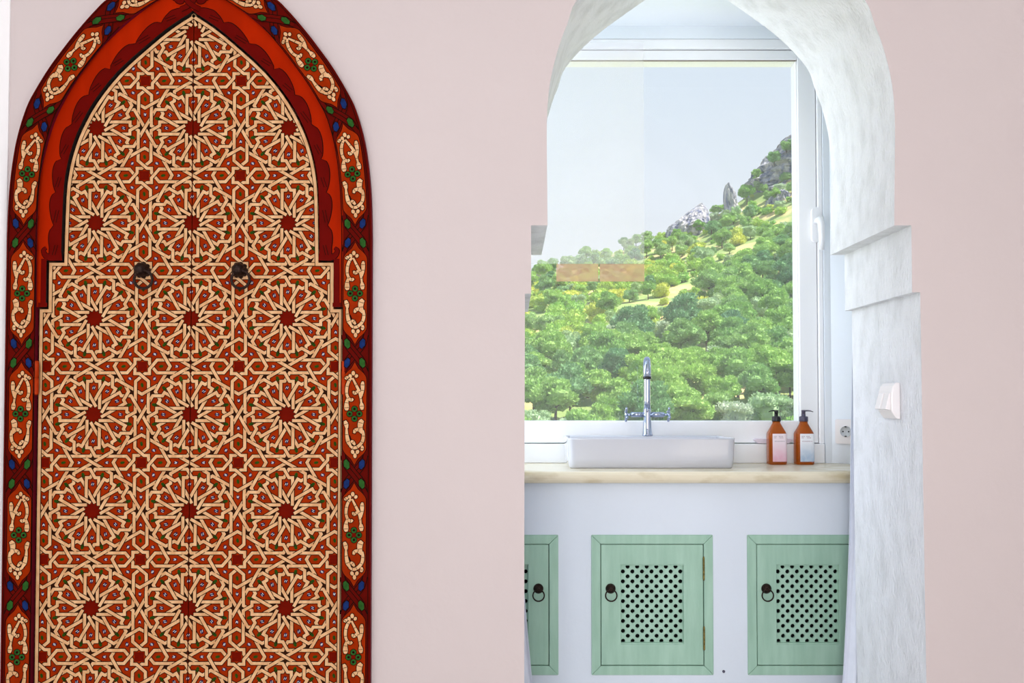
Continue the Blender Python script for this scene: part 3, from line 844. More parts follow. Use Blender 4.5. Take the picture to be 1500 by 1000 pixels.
# fine dark lines edging the band
mb = MB()
for sgn in (-1, 1):
    for t, w in ((-20.5, 1.0), (19.5, 1.2)):
        pts = [bmap(BL[-1] * j / 160, t * PX) for j in range(18 if t > 0 else 4, 161)]
        for q in ribbon([tuple(p) for p in pts], w * PX): mb.poly([((a[0] - XC) * sgn, YF - YW - 0.0028, a[1]) for a in q], 0)
mb.build('edge_line', 'outline_paint', bandobj, fix=False)

# ================================================================== WINDOW
YG = YWIN + 0.034                 # glass plane
win = empty('window_1', ((wx0 + wx1) / 2, YWIN + 0.03, ZCT))
tag(win, 'wide white plastic window with one large pane onto the hillside', 'window', kind='structure')
wo_ = win.location
def wbox(name, m_, x0, x1, y0, y1, z0, z1, parent=None, bev=0.003):
    b = MB(); b.box(x0 - wo_.x, x1 - wo_.x, y0 - wo_.y, y1 - wo_.y, z0 - wo_.z, z1 - wo_.z)
    o = b.build(name, m_, parent or win)
    if bev: bevel(o, bev)
    return o
gx1 = Q(1168, 400, YG)[0]; gz1 = Q(1000, 90, YG)[1]; gz0 = Q(1000, 616, YG)[1]
zf = Q(1100, 650, YWIN)[1]         # top of the lower outer frame
sx1 = Q(1199, 400, YWIN)[0]
# outer frame
lowf = wbox('lower_frame', 'pvc', wx0, Q(1208, 660, YWIN)[0], YWIN - 0.004, YWIN + 0.12, ZCT, zf)
wbox('frame_side', 'pvc', sx1 + 0.002, wx1 - 0.001, YWIN + 0.006, YWIN + 0.12, zf, wz1)
wbox('frame_head', 'pvc', wx0, sx1 + 0.002, YWIN + 0.006, YWIN + 0.12, Q(900, 70, YWIN)[1], wz1)
# sash
sash = wbox('sash', 'pvc', wx0, gx1, YWIN + 0.016, YWIN + 0.09, zf + 0.003, gz0)                      # bottom rail
wbox('sash_stile', 'pvc', gx1, sx1, YWIN + 0.016, YWIN + 0.09, zf + 0.003, Q(900, 70, YWIN)[1] - 0.002, sash)
wbox('sash_head', 'pvc', wx0, gx1, YWIN + 0.016, YWIN + 0.09, gz1, Q(900, 70, YWIN)[1] - 0.002, sash)
wbox('glazing_bead', 'gasket', wx0, gx1, YG - 0.012, YG - 0.008, gz1 - 0.004, gz1 + 0.001, sash, 0)
wbox('glazing_bead', 'pvc', gx1 - 0.004, gx1 + 0.001, YG - 0.012, YG, gz0, gz1, sash, 0)
b = MB(); b.box(wx0 - wo_.x, gx1 - wo_.x, YG - wo_.y, YG + 0.001 - wo_.y, gz0 - wo_.z, gz1 - wo_.z)
b.build('pane', 'window_glass', win)
# painted reflection: milky sheet over the left half, brown strip along its foot
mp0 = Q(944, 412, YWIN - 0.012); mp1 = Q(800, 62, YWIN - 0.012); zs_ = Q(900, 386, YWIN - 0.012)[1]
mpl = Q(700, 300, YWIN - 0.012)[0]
wbox('reflection_veil', 'reflection_white', mpl, mp0[0], YWIN - 0.012, YWIN - 0.009, zs_, mp1[1], None, 0)
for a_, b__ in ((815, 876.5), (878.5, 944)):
    wbox('reflection_strip', 'reflection_brown', Q(a_, 400, YWIN - 0.012)[0], Q(b__, 400, YWIN - 0.012)[0], YWIN - 0.012, YWIN - 0.009, mp0[1], zs_ - 0.001, None, 0)
# sash handle
hx0, hz = Q(1194, 330, YWIN + 0.016)
b = MB(); b.prism([(x + hx0 - wo_.x, z + hz - wo_.z) for x, z in rrect(0.030, 0.125, 0.0148, 6)], YWIN + 0.004 - wo_.y, YWIN + 0.016 - wo_.y)
hd = b.build('handle_plate', 'pvc', sash); bevel(hd, 0.003)
b = MB()
b.cyl((hx0 - wo_.x, YWIN + 0.005 - wo_.y, hz + 0.012 - wo_.z), (hx0 - wo_.x, YWIN - 0.035 - wo_.y, hz + 0.012 - wo_.z), 0.011, n=16)
b.tube([(hx0 + 0.001 - wo_.x, YWIN - 0.030 - wo_.y, hz + 0.018 - wo_.z), (hx0 + 0.003 - wo_.x, YWIN - 0.037 - wo_.y, hz - 0.01 - wo_.z),
        (hx0 + 0.004 - wo_.x, YWIN - 0.038 - wo_.y, hz - 0.05 - wo_.z), (hx0 + 0.004 - wo_.x, YWIN - 0.036 - wo_.y, hz - 0.098 - wo_.z)], [0.012, 0.0125, 0.011, 0.0085], 14)
b.build('handle_lever', 'pvc', hd)
# drain cover on the lower sash
b = MB(); dc = Q(1133, 646, YWIN - 0.001)
b.prism([(x + dc[0] - wo_.x, z + dc[1] - wo_.z) for x, z in [(-0.07, 0.006), (-0.06, 0.009), (0.06, 0.009), (0.07, 0.006), (0.055, -0.008), (-0.055, -0.008)]], YWIN - 0.004 - wo_.y, YWIN + 0.018 - wo_.y)
bevel(b.build('drain_cover', 'dish', sash), 0.002)

# ================================================================== COUNTER, CABINET WALL
YCF = F * 0.213 / (690 - HOR)       # front edge of the counter
YCB = YCF + 0.045                   # masonry front under the counter
mb = MB()
sec = [(YWIN - 0.001, ZCT - 0.038), (YCF + 0.015, ZCT - 0.038)] + [(YCF + 0.012 - 0.017 * math.sin(a) , ZCT - 0.019 - 0.019 * math.cos(a)) for a in [PI * i / 8 for i in range(1, 8)]] + [(YCF + 0.015, ZCT), (YWIN - 0.001, ZCT)]
k = len(sec)
def wedge_end(y): return min(1.60, XS + (YWIN - y) * (1.60 - XS) / (YWIN - 2.66)) - 0.002
mb.add([(-1.118, y, z) for y, z in sec] + [(wedge_end(y), y, z) for y, z in sec],
       [(i, (i + 1) % k, k + (i + 1) % k, k + i) for i in range(k)] + [tuple(range(k)), tuple(range(k, 2 * k))], 0)
# seams of the marble are part of its veining
ct = mb.build('countertop', 'marble'); tag(ct, 'cream marble countertop with rounded front edge under the window', 'countertop')
# thin dark veins (flat marks in the stone) laid into the front edge
# masonry front with three cupboard openings
cup_px = [(697, 818, 783, 989), (865.5, 1044, 783, 989), (1093, 1270, 783, 989)]
cup_rect = []
for cx_, in ((727,), (955.5,), (1183.5,)):
    pass
def cupR(px0, px1, py0, py1):
    a = Q(px0, py0, YCB); b_ = Q(px1, py1, YCB); return (a[0], b_[0], b_[1], a[1])
cups = [cupR(638, 818, 783, 988), cupR(866, 1045, 783, 988), cupR(1094, 1273, 783, 988)]
mb = MB()
front = [(-1.118, 0.0), (wedge_end(YCB), 0.0), (wedge_end(YCB), ZCT - 0.0385), (-1.118, ZCT - 0.0385)]
holes = [[(x0 + 0.006, z0 + 0.006), (x1 - 0.006, z0 + 0.006), (x1 - 0.006, z1 - 0.006), (x0 + 0.006, z1 - 0.006)] for x0, x1, z0, z1 in cups]
mb.prism(front, YCB, YCB + 0.09, 0, holes)
tag(mb.build('wall_counter', 'counter_plaster'), 'white plastered front below the marble counter', 'wall', kind='structure')
struct_box('wall_cupboard_rear', 'hollow_shade', (-1.118, wedge_end(YWIN), YWIN - 0.02, YWIN - 0.001, 0, ZCT - 0.04), 'rear of the cupboards below the counter, its shade painted black')

def lattice(w, h, pitch, r, th):
    """pierced panel: staggered holes, one diamond cell round each"""
    b = MB()
    p2 = pitch / 2
    nx = int(w / pitch) + 2; nz = int(h / pitch) + 2
    rows = 16
    dz = h / 16.0; dx = w / 13.0
    rect = convex_planes([(-w / 2 - 0.004, -h / 2 - 0.004), (w / 2 + 0.004, -h / 2 - 0.004), (w / 2 + 0.004, h / 2 + 0.004), (-w / 2 - 0.004, h / 2 + 0.004)])
    for i in range(-1, 17):
        z = h / 2 - dz * (i + 0.5)
        for j in range(-1, 14):
            if (i + j) % 2 == 0: continue
            x = -w / 2 + dx * (j + 0.5)
            cell = []
            for q in range(8):
                a = q * PI / 4
                d = (dx, dz)
                # diamond boundary point in direction a
                c, s_ = math.cos(a), math.sin(a); k_ = 1.0 / (abs(c) / dx + abs(s_) / dz)
                cell.append((x + c * k_, z + s_ * k_))
            hole_ = [(x + r * math.cos(q * PI / 4), z + r * math.sin(q * PI / 4)) for q in range(8)]
            for q in range(8):
                pl = [hole_[q], cell[q], cell[(q + 1) % 8], hole_[(q + 1) % 8]]
                c = clip_poly(pl, rect)
                if c: b.poly([(p[0], 0.0, p[1]) for p in c], 0)
            if abs(x) < w / 2 + r and abs(z) < h / 2 + r and abs(x) + r < w / 2 + 0.004 and abs(z) + r < h / 2 + 0.004:
                v = [(p[0], 0.0, p[1]) for p in hole_] + [(p[0], th, p[1]) for p in hole_]
                b.add(v, [(q, (q + 1) % 8, 8 + (q + 1) % 8, 8 + q) for q in range(8)], 0)
    return b
def cupboard(i, rect, label, ring_side, hinge_side):
    x0, x1, z0, z1 = rect; cx_, cz_ = (x0 + x1) / 2, (z0 + z1) / 2; w, h = x1 - x0, z1 - z0
    root = empty('cupboard', (cx_, YCB, z0)); tag(root, label, 'cupboard', 'green cupboards below the counter')
    s = Q(900, 880, YCB); pm = YCB / F        # metres per pixel here
    fw = 13.2 * pm
    H2 = h / 2
    def P(name, m_, verts_xz, y0, y1, parent=root, bev=0.0012):
        b = MB(); b.prism([(x, z + H2) for x, z in verts_xz], y0, y1); o = b.build(name, m_, parent)
        if bev: bevel(o, bev, 1)
        return o
    W2 = w / 2; a, b_ = W2 - fw, H2 - fw
    g = 0.0004
    P('frame_rail', 'green_wood', [(-W2 + g, H2), (W2 - g, H2), (a - g, b_), (-a + g, b_)], -0.004, 0.030)
    P('frame_rail', 'green_wood', [(-W2 + g, -H2), (W2 - g, -H2), (a - g, -b_), (-a + g, -b_)], -0.004, 0.030)
    P('frame_stile', 'green_wood', [(-W2, H2 - g), (-W2, -H2 + g), (-a, -b_ + g), (-a, b_ - g)], -0.004, 0.030)
    P('frame_stile', 'green_wood', [(W2, H2 - g), (W2, -H2 + g), (a, -b_ + g), (a, b_ - g)], -0.004, 0.030)
    gp = 0.0022
    dw, dh = a - gp, b_ - gp
    lx0, lx1 = -45.5 * pm, 45.5 * pm; lz1, lz0 = 58.0 * pm, -57.0 * pm
    b = MB()
    outer = [(-dw, -dh + H2), (dw, -dh + H2), (dw, dh + H2), (-dw, dh + H2)]
    inner = [(lx0, lz0 + H2), (lx1, lz0 + H2), (lx1, lz1 + H2), (lx0, lz1 + H2)]
    b.prism(outer, -0.002, 0.020, 0, [inner])
    door = b.build('door', 'green_wood', root); bevel(door, 0.002, 2)
    # moulding round the lattice
    for (q0, q1, q2, q3) in ((lx0 - .0, lx1 + .0, lz1 - 0.003, lz1), (lx0, lx1, lz0, lz0 + 0.004)):
        bb = MB(); bb.box(q0, q1, 0.001, 0.012, q2 + H2, q3 + H2); bb.build('moulding', 'green_wood', door)
    la = lattice(lx1 - lx0, lz1 - lz0, 14.1 * pm, 3.2 * pm, 0.006).build('lattice_panel', 'green_wood', door)
    la.location = (0, 0.0085, H2 + (lz0 + lz1) / 2)
    bb = MB(); bb.box(-dw, dw, 0.05, 0.052, -dh + H2, dh + H2); bb.build('shade_sheet', 'hollow_shade', root)  # black sheet paints the shade behind the lattice
    # ring pull
    rx = ring_side * 60.5 * pm; rz = H2 + 23.5 * pm
    bb = MB(); bb.lathe([(0.0008, 0.013), (0.006, 0.0125), (0.010, 0.010), (0.0145, 0.005), (0.016, 0.001), (0.016, 0.0)], n=22)
    bb.lathe([(0.004, 0.018), (0.005, 0.012), (0.004, 0.008)], n=10)
    kn = bb.build('pull_boss', 'iron', door); kn.rotation_euler = (PI / 2, 0, 0); kn.location = (rx, -0.002, rz)
    bb = MB(); bb.tube([(0.0178 * math.cos(t), 0.0178 * math.sin(t) - 0.0185, 0.0155) for t in [2 * PI * q / 26 for q in range(26)]], 0.0022, 8, closed=True)
    rg = bb.build('pull_ring', 'iron', door); rg.rotation_euler = (PI / 2, 0, 0); rg.location = (rx, -0.002, rz)
    if hinge_side:
        for py0, py1 in ((816, 848), (918, 950)):
            zt = (cz_ - Q(900, py0, YCB)[1]); zb_ = (cz_ - Q(900, py1, YCB)[1]); hx_ = hinge_side * (a - 0.001)
            r = 0.0032; prof = [(0.001, H2 - zb_ - 0.004), (r * 0.8, H2 - zb_ - 0.002), (r, H2 - zb_)]
            n_ = 5
            for q in range(n_):
                za_ = H2 - zb_ + (zb_ - zt) * q / n_; zc_ = H2 - zb_ + (zb_ - zt) * (q + 1) / n_
                prof += [(r, za_ + 0.0006), (r, zc_ - 0.0008), (r * 0.8, zc_ - 0.0004), (r * 0.8, zc_ + 0.0002)]
            prof += [(r * 0.8, H2 - zt + 0.002), (0.001, H2 - zt + 0.004)]
            bb = MB(); bb.lathe(prof, (hx_, -0.0052, 0), 12); bb.build('hinge', 'brass', root)
cupboard(0, cups[0], 'green lattice cupboard half hidden behind the left edge of the archway', 1, 0)
cupboard(1, cups[1], 'green lattice cupboard wholly in view below the basin, two brass hinges on its right', -1, 1)
cupboard(2, cups[2], 'green lattice cupboard below the soap bottles, its right edge behind the curtain', -1, 1)

# ================================================================== BASIN AND TAP
YBF = 2.775; pmb = YBF / F
bx0 = Q(831, 660, YBF)[0]; bx1 = Q(1079.5, 660, YBF)[0]; bcx = (bx0 + bx1) / 2; bw = bx1 - bx0; bd = 0.238; bh = 0.0985
br = empty('basin', (bcx, YBF + bd / 2, ZCT)); tag(br, 'white ceramic rectangular vessel basin standing on the marble counter', 'basin')
mb = MB()
def loop(w, d, r, z, n=6): return [(x, y, z) for x, y in rrect(w, d, r, n)]
rings = [loop(bw - 0.024, bd - 0.02, 0.020, 0.0), loop(bw - 0.016, bd - 0.012, 0.024, 0.004), loop(bw - 0.008, bd - 0.006, 0.026, 0.03), loop(bw - 0.002, bd - 0.002, 0.028, bh - 0.006), loop(bw, bd, 0.028, bh - 0.002),
         loop(bw - 0.004, bd - 0.004, 0.027, bh), loop(bw - 0.016, bd - 0.016, 0.024, bh), loop(bw - 0.020, bd - 0.020, 0.022, bh - 0.003),
         loop(bw - 0.05, bd - 0.05, 0.022, 0.03), loop(bw - 0.10, bd - 0.10, 0.02, 0.018)]
k = len(rings[0]); v = [p for r_ in rings for p in r_]
mb.add(v, [(i * k + j, i * k + (j + 1) % k, (i + 1) * k + (j + 1) % k, (i + 1) * k + j) for i in range(len(rings) - 1) for j in range(k)], 0, True)
mb.add(rings[0], [tuple(range(k))], 0); mb.add(rings[-1], [tuple(range(k))], 0)
mb.build('bowl', 'ceramic', br)
tx = Q(948, 630, YBF + bd - 0.03)[0] - bcx
mb = MB(); mb.box(-bw / 2 + 0.02, bw / 2 - 0.02, bd / 2 - 0.055, bd / 2 - 0.012, 0.02, bh - 0.0008)
bevel(mb.build('tap_deck', 'ceramic', br), 0.006, 2)
mb = MB(); mb.lathe([(0.022, 0.0185), (0.021, 0.0205), (0.012, 0.0215), (0.001, 0.0205)], (0, 0, 0), 20); mb.build('drain', 'chrome', br)

YT = YBF + bd - 0.034; pmt = YT / F
zt0 = ZCT + bh
tap = empty('mixer_tap', (bcx + tx, YT, zt0)); tag(tap, 'chrome mixer tap with tall curved spout and two cross handles behind the basin', 'tap')
def tz(py): return Q(948, py, YT)[1] - zt0
mb = MB(); mb.lathe([(0.017, 0.0), (0.0185, 0.002), (0.0185, 0.005), (0.0165, 0.007), (0.0145, 0.030), (0.0135, 0.05), (0.0140, 0.066), (0.0140, 0.092), (0.0128, 0.0945), (0.001, 0.0945)], n=28)
mb.build('body', 'chrome', tap)
top = tz(524); rb = 0.045
pts = [(0, 0, 0.09)] + [(0, 0, 0.09 + (top - rb - 0.1) * j / 4) for j in range(1, 5)]
for j in range(1, 15):
    a = PI * j / 14; pts.append((0, -rb * (1 - math.cos(a)), top - rb - 0.01 + rb * math.sin(a)))
pts.append((0, -2 * rb, top - rb - 0.025)); 
mb = MB(); mb.tube(pts, [0.0118] * 9 + [0.0118 + 0.002 * min(1, q / 8) for q in range(len(pts) - 9)], 18); spo = mb.build('spout', 'chrome', tap); spo.rotation_euler = (0, 0, -math.atan2(bcx + tx, YT))
mb = MB(); mb.lathe([(0.0108, 0), (0.0128, 0.0), (0.0143, 0.002), (0.0143, 0.008), (0.0128, 0.010)], (0, -2 * rb, top - rb - 0.032), 20); mb.build('aerator', 'chrome_dark', spo)
zc_ = tz(607)
for s_ in (-1, 1):
    mb = MB(); mb.cyl((s_ * 0.008, 0, zc_), (s_ * 0.058, -0.004, zc_), 0.0088, 0.0088, 18); arm = mb.build('valve_arm', 'chrome', tap)
    mb = MB(); mb.cyl((s_ * 0.056, -0.004, zc_), (s_ * 0.072, -0.005, zc_), 0.0042, 0.0042, 12)
    xh = s_ * 0.074
    mb.cyl((xh - s_ * 0.004, -0.005, zc_), (xh + s_ * 0.005, -0.005, zc_), 0.0085, 0.0075, 14)
    for q in range(4):
        a = PI / 4 * 0.55 + q * PI / 2
        d = Vector((0, math.cos(a), math.sin(a)))
        p0 = Vector((xh, -0.005, zc_)); mb.tube([p0, p0 + d * 0.012, p0 + d * 0.024, p0 + d * 0.027], [0.0042, 0.0038, 0.0046, 0.003], 10)
    mb.build('cross_handle', 'chrome', arm)

# ================================================================== SOAP BOTTLES
def bottle(px, label, lab, pump, spout_dir):
    Yb = 2.972; cx_ = Q(px, 660, Yb)[0]; pm = Yb / F
    root = empty('soap_bottle', (cx_, Yb, ZCT)); tag(root, label, 'soap bottle', 'amber soap bottles on the counter')
    R = 13.0 * pm; d = 0.86
    def zz(py): return (679.5 - py) * pm
    def sect(r, z, sq): # rounded square section
        o = []
        for i in range(32):
            a = 2 * PI * i / 32; c, s_ = math.cos(a), math.sin(a)
            k_ = (abs(c) ** sq + abs(s_) ** sq) ** (-1.0 / sq); o.append((c * k_ * r, s_ * k_ * r * d, z))
        return o
    mb = MB()
    L = [(R * 0.90, 0, 5), (R * 0.97, 0.001, 5), (R, 0.004, 5), (R, zz(637), 5), (R * 0.985, zz(634.5), 5), (R * 0.90, zz(631.5), 4.2), (R * 0.68, zz(625.5), 3), (R * 0.46, zz(619.5), 2), (R * 0.42, zz(616), 2)]
    rings = [sect(*q) for q in L]; k = 32; v = [p for r_ in rings for p in r_]
    mb.add(v, [(i * k + j, i * k + (j + 1) % k, (i + 1) * k + (j + 1) % k, (i + 1) * k + j) for i in range(len(rings) - 1) for j in range(k)], 0, True)
    mb.add(rings[0], [tuple(range(k))], 0); mb.add(rings[-1], [tuple(range(k))], 0)
    mb.build('bottle_body', 'amber', root)
    # wrap-round label on the front, leaving a strip of brown glass at the left
    mb = MB(); ra = 1.012
    pts = []
    for i in range(33):
        a = math.radians(-148 + (150) * i / 32); c, s_ = math.cos(a), math.sin(a)
        sq = 5; k_ = (abs(c) ** sq + abs(s_) ** sq) ** (-1.0 / sq)
        if True: pts.append((c * k_ * R * ra, s_ * k_ * R * d * ra))
    pts = [p for p in pts if p[0] > -R * 0.70]
    z0_, z1_ = zz(675), zz(634.5)
    for i in range(len(pts) - 1):
        mb.add([(pts[i][0], pts[i][1], z0_), (pts[i + 1][0], pts[i + 1][1], z0_), (pts[i + 1][0], pts[i + 1][1], z1_), (pts[i][0], pts[i][1], z1_)], [(0, 1, 2, 3)], 0)
    lb = mb.build('paper_label', lab, root)
    # faint small print: two short upper lines and one wider line
    mb = MB(); yf = -R * d * ra - 0.0004
    rnd = random.Random(int(px))
    for x0_, x1_, py in ((-7, -3, 638.5), (0, 5, 638.5), (-7, -4, 640.5), (1, 6, 640.5), (-6, 8, 645.5)):
        x = x0_
        while x < x1_:
            w_ = rnd.uniform(0.5, 1.0); mb.poly([((x) * pm, yf, zz(py + 0.7)), ((x + w_) * pm, yf, zz(py + 0.7)), ((x + w_) * pm, yf, zz(py - 0.7)), (x * pm, yf, zz(py - 0.7))]); x += w_ + 0.45
    mb.build('small_print', 'print_grey', lb, fix=False)
    mb = MB()
    mb.lathe([(0.001, zz(617)), (R * 0.47, zz(617)), (R * 0.49, zz(616)), (R * 0.49, zz(610.5)), (R * 0.44, zz(609.6)), (R * 0.22, zz(609.2)), (R * 0.22, zz(606.5)), (R * 0.20, zz(605.5))], n=24)
    pc = mb.build('pump_collar', pump, root)
    mb = MB()
    mb.lathe([(R * 0.20, zz(607)), (R * 0.215, zz(602.5)), (R * 0.24, zz(601.2)), (R * 0.22, zz(600.4)), (0.001, zz(600.2))], n=18)
    s_ = spout_dir
    mb.tube([(0, 0, zz(601.6)), (s_ * 5 * pm, -0.004, zz(601.2)), (s_ * 9 * pm, -0.008, zz(601.6)), (s_ * 12.5 * pm, -0.012, zz(602.9))], [1.3 * pm, 1.0 * pm, 0.8 * pm, 0.5 * pm], 10)
    mb.build('pump_head', pump, root)
bottle(1137.5, 'amber pump bottle with the pink label on the marble counter', 'label_pink', 'pump_black', -1)
bottle(1177.5, 'amber pump bottle with the blue-grey label on the marble counter', 'label_blue', 'pump_grey', 1)

# ================================================================== SOCKET ON THE SPLAYED WALL, LIGHT SWITCH ON THE ARCH REVEAL
ux, uy = 1.60 - XS, 2.66 - YWIN; ul = math.hypot(ux, uy); ux /= ul; uy /= ul
sc = 0.052
sk = empty('power_socket', (XS + ux * sc, YWIN + uy * sc, Q(1237, 632, 2.98)[1]))
sk.rotation_euler = (0, 0, math.atan2(uy, ux))
tag(sk, 'white round-pin power socket on the wall right of the soap bottles', 'socket')
mb = MB(); mb.prism(rrect(0.074, 0.086, 0.006, 4), -0.010, -0.0005); bevel(mb.build('cover_plate', 'switch_white', sk), 0.002, 2)
mb = MB(); mb.lathe([(0.0195, 0.0), (0.0195, 0.003), (0.0180, 0.003), (0.0180, 0.0012), (0.001, 0.0012)], n=24); o = mb.build('socket_well', 'socket_grey', sk); o.rotation_euler = (PI / 2, 0, 0); o.location = (0, -0.0095, 0)
for s_ in (-1, 1):
    mb = MB(); mb.lathe([(0.0026, 0), (0.0026, 0.0006), (0.0005, 0.0006)], n=10); q = mb.build('pin_hole', 'hollow_shade', o); q.location = (s_ * 0.0095, 0, 0.0012)
    mb = MB(); mb.box(-0.003, 0.003, -0.002, 0.002, 0, 0.004); q = mb.build('earth_clip', 'chrome_dark', o); q.location = (0, s_ * 0.0168, 0.0012)

# light switch on the right-hand reveal: x of the reveal plane there
def reveal_x(z):
    r_ = [p for p in arch if p[0] > 0.85]
    r_ = sorted(r_, key=lambda p: p[1])
    for i in range(len(r_) - 1):
        if r_[i][1] <= z <= r_[i + 1][1] and r_[i + 1][1] - r_[i][1] > 1e-6:
            t = (z - r_[i][1]) / (r_[i + 1][1] - r_[i][1]); return r_[i][0] + (r_[i + 1][0] - r_[i][0]) * t
    return r_[0][0]
zsw = Q(1309, 587, 2.2)[1]; xr = reveal_x(zsw)
ys0 = F * xr / (1322 - 750); ys1 = F * xr / (1297 - 750)
swd = ys1 - ys0
sw = empty('light_switch', (xr, (ys0 + ys1) / 2, zsw)); tag(sw, 'white two-rocker light switch on the grey plaster reveal of the archway', 'switch')
# local frame: plate in the YZ plane, facing -x
hs_ = 0.047
prof = []
mb = MB()
wd2 = 0.040
outline_s = [(-0.0005, -hs_), (-0.010, -hs_ + 0.001), (-0.024, -hs_ + 0.020), (-0.024, hs_ - 0.026), (-0.019, hs_ - 0.008), (-0.012, hs_), (-0.0005, hs_)]
nn = len(outline_s)
mb.add([(x, -wd2, z) for x, z in outline_s] + [(x * 1.0, wd2, z) for x, z in outline_s], [(i, (i + 1) % nn, nn + (i + 1) % nn, nn + i) for i in range(nn)] + [tuple(range(nn)), tuple(range(nn, 2 * nn))], 0)
bevel(mb.build('switch_housing', 'switch_white', sw), 0.003, 2)
for yc in (-0.0185, 0.0185):
    mb = MB(); o2 = [(-0.0215, -0.024), (-0.037, -0.021), (-0.0265, 0.020), (-0.0215, 0.022)]
    n_ = 4; hw = 0.0150
    mb.add([(x, yc - hw, z) for x, z in o2] + [(x, yc + hw, z) for x, z in o2], [(i, (i + 1) % n_, n_ + (i + 1) % n_, n_ + i) for i in range(n_)] + [tuple(range(n_)), tuple(range(n_, 2 * n_))], 0)
    bevel(mb.build('rocker', 'switch_white', sw), 0.0015, 2)
# nail in the counter front
nz_ = Q(1060, 983, YCB)
mb = MB(); mb.lathe([(0.0045, 0), (0.0045, 0.002), (0.002, 0.004), (0.0005, 0.004)], n=12)
o = mb.build('wall_plug', 'pump_grey'); o.rotation_euler = (PI / 2, 0, 0); o.location = (nz_[0], YCB, nz_[1])
tag(o, 'small grey screw cap in the white wall right of the middle cupboard', 'screw')

# ================================================================== CURTAINS behind the arch
def curtain(side, label):
    Yc = YB + 0.035
    pts_top = []
    root = None
    mb = MB(); N = 44; K = 30
    ztop = 2.30; zbot = 0.02
    if side > 0:
        def edge(z):
            pe = Q(1246.5, 700, Yc)[0]; lo = Q(1236, 1000, Yc)
            t = max(0.0, (Q(1246, 700, Yc)[1] - z) / (Q(1246, 700, Yc)[1] - lo[1])); t = min(t, 1.9)
            e_ = pe - (pe - lo[0]) * t ** 1.4 + max(0, (z - 0.9)) * 0.03
            return e_, e_ + 0.24
    else:
        def edge(z):
            pe = Q(766, 840, Yc); lo = Q(780, 1000, Yc)
            t = (pe[1] - z) / (pe[1] - lo[1]); t = max(-3.0, min(t, 1.9))
            e_ = pe[0] + (lo[0] - pe[0]) * (t if t < 0 else t ** 1.1) * (1.0 if t > 0 else 0.25)
            return e_, e_ - 0.24
    for j in range(K + 1):
        z = ztop + (zbot - ztop) * j / K; a, b_ = edge(z)
        for i in range(N + 1):
            u = i / N
            amp = 0.010 + 0.010 * (j / K)
            mb.v.append((a + (b_ - a) * u, Yc + amp * math.sin(u * 2 * PI * 5.5 + 0.6 + 0.25 * math.sin(j * 0.2)) + 0.002 * math.sin(u * 40 + j * 0.3), z))
    for j in range(K):
        for i in range(N):
            mb.f.append([j * (N + 1) + i, j * (N + 1) + i + 1, (j + 1) * (N + 1) + i + 1, (j + 1) * (N + 1) + i]); mb.m.append(0); mb.sm.append(True)
    o = mb.build('curtain', 'curtain'); sm = o.modifiers.new('thick', 'SOLIDIFY'); sm.thickness = 0.0012
    tag(o, label, 'curtain', 'curtains behind the archway')
curtain(1, 'white curtain hanging behind the right side of the archway')
curtain(-1, 'white curtain hanging behind the left side of the archway, a sliver in view')

# ================================================================== HILLSIDE
def hill(x, y):
    t = (y - 120.0) / 260.0
    if t < 0: z = -4 + 70 * t
    else: z = -4 + 58 * min(t, 1.0) ** 1.02
    tt = max(0.0, min(t, 1.0))
    z += 0.30 * x * tt * (1.0 if x > 0 else 0.4)
    z += 0.0038 * max(0.0, min(x, 150.0) - 58.0) ** 2 * tt
    if t > 1.0: z -= (y - 380) * 0.35
    z += 2.2 * noise.noise(Vector((x * 0.02, y * 0.02, 0.3))) + 0.8 * noise.noise(Vector((x * 0.07, y * 0.07, 1.3)))
    return z
mb = MB()
nx_, ny_ = 90, 110
for j in range(ny_ + 1):
    y = 30 + (520 - 30) * j / ny_
    for i in range(nx_ + 1):
        x = -140 + 460 * i / nx_
        mb.v.append((x, y, hill(x, y)))
for j in range(ny_):
    for i in range(nx_):
        mb.f.append([j * (nx_ + 1) + i, j * (nx_ + 1) + i + 1, (j + 1) * (nx_ + 1) + i + 1, (j + 1) * (nx_ + 1) + i]); mb.m.append(0); mb.sm.append(True)
tag(mb.build('ground_hillside', 'hill_soil', fix=False), 'dry sandy hillside rising beyond the window', 'hill', kind='structure')

def project(x, y, z):
    yc = (z - ZC) * math.cos(TH) - y * math.sin(TH); zc = y * math.cos(TH) + (z - ZC) * math.sin(TH)
    return 750 + F * x / zc, 500 + SY - F * yc / zc

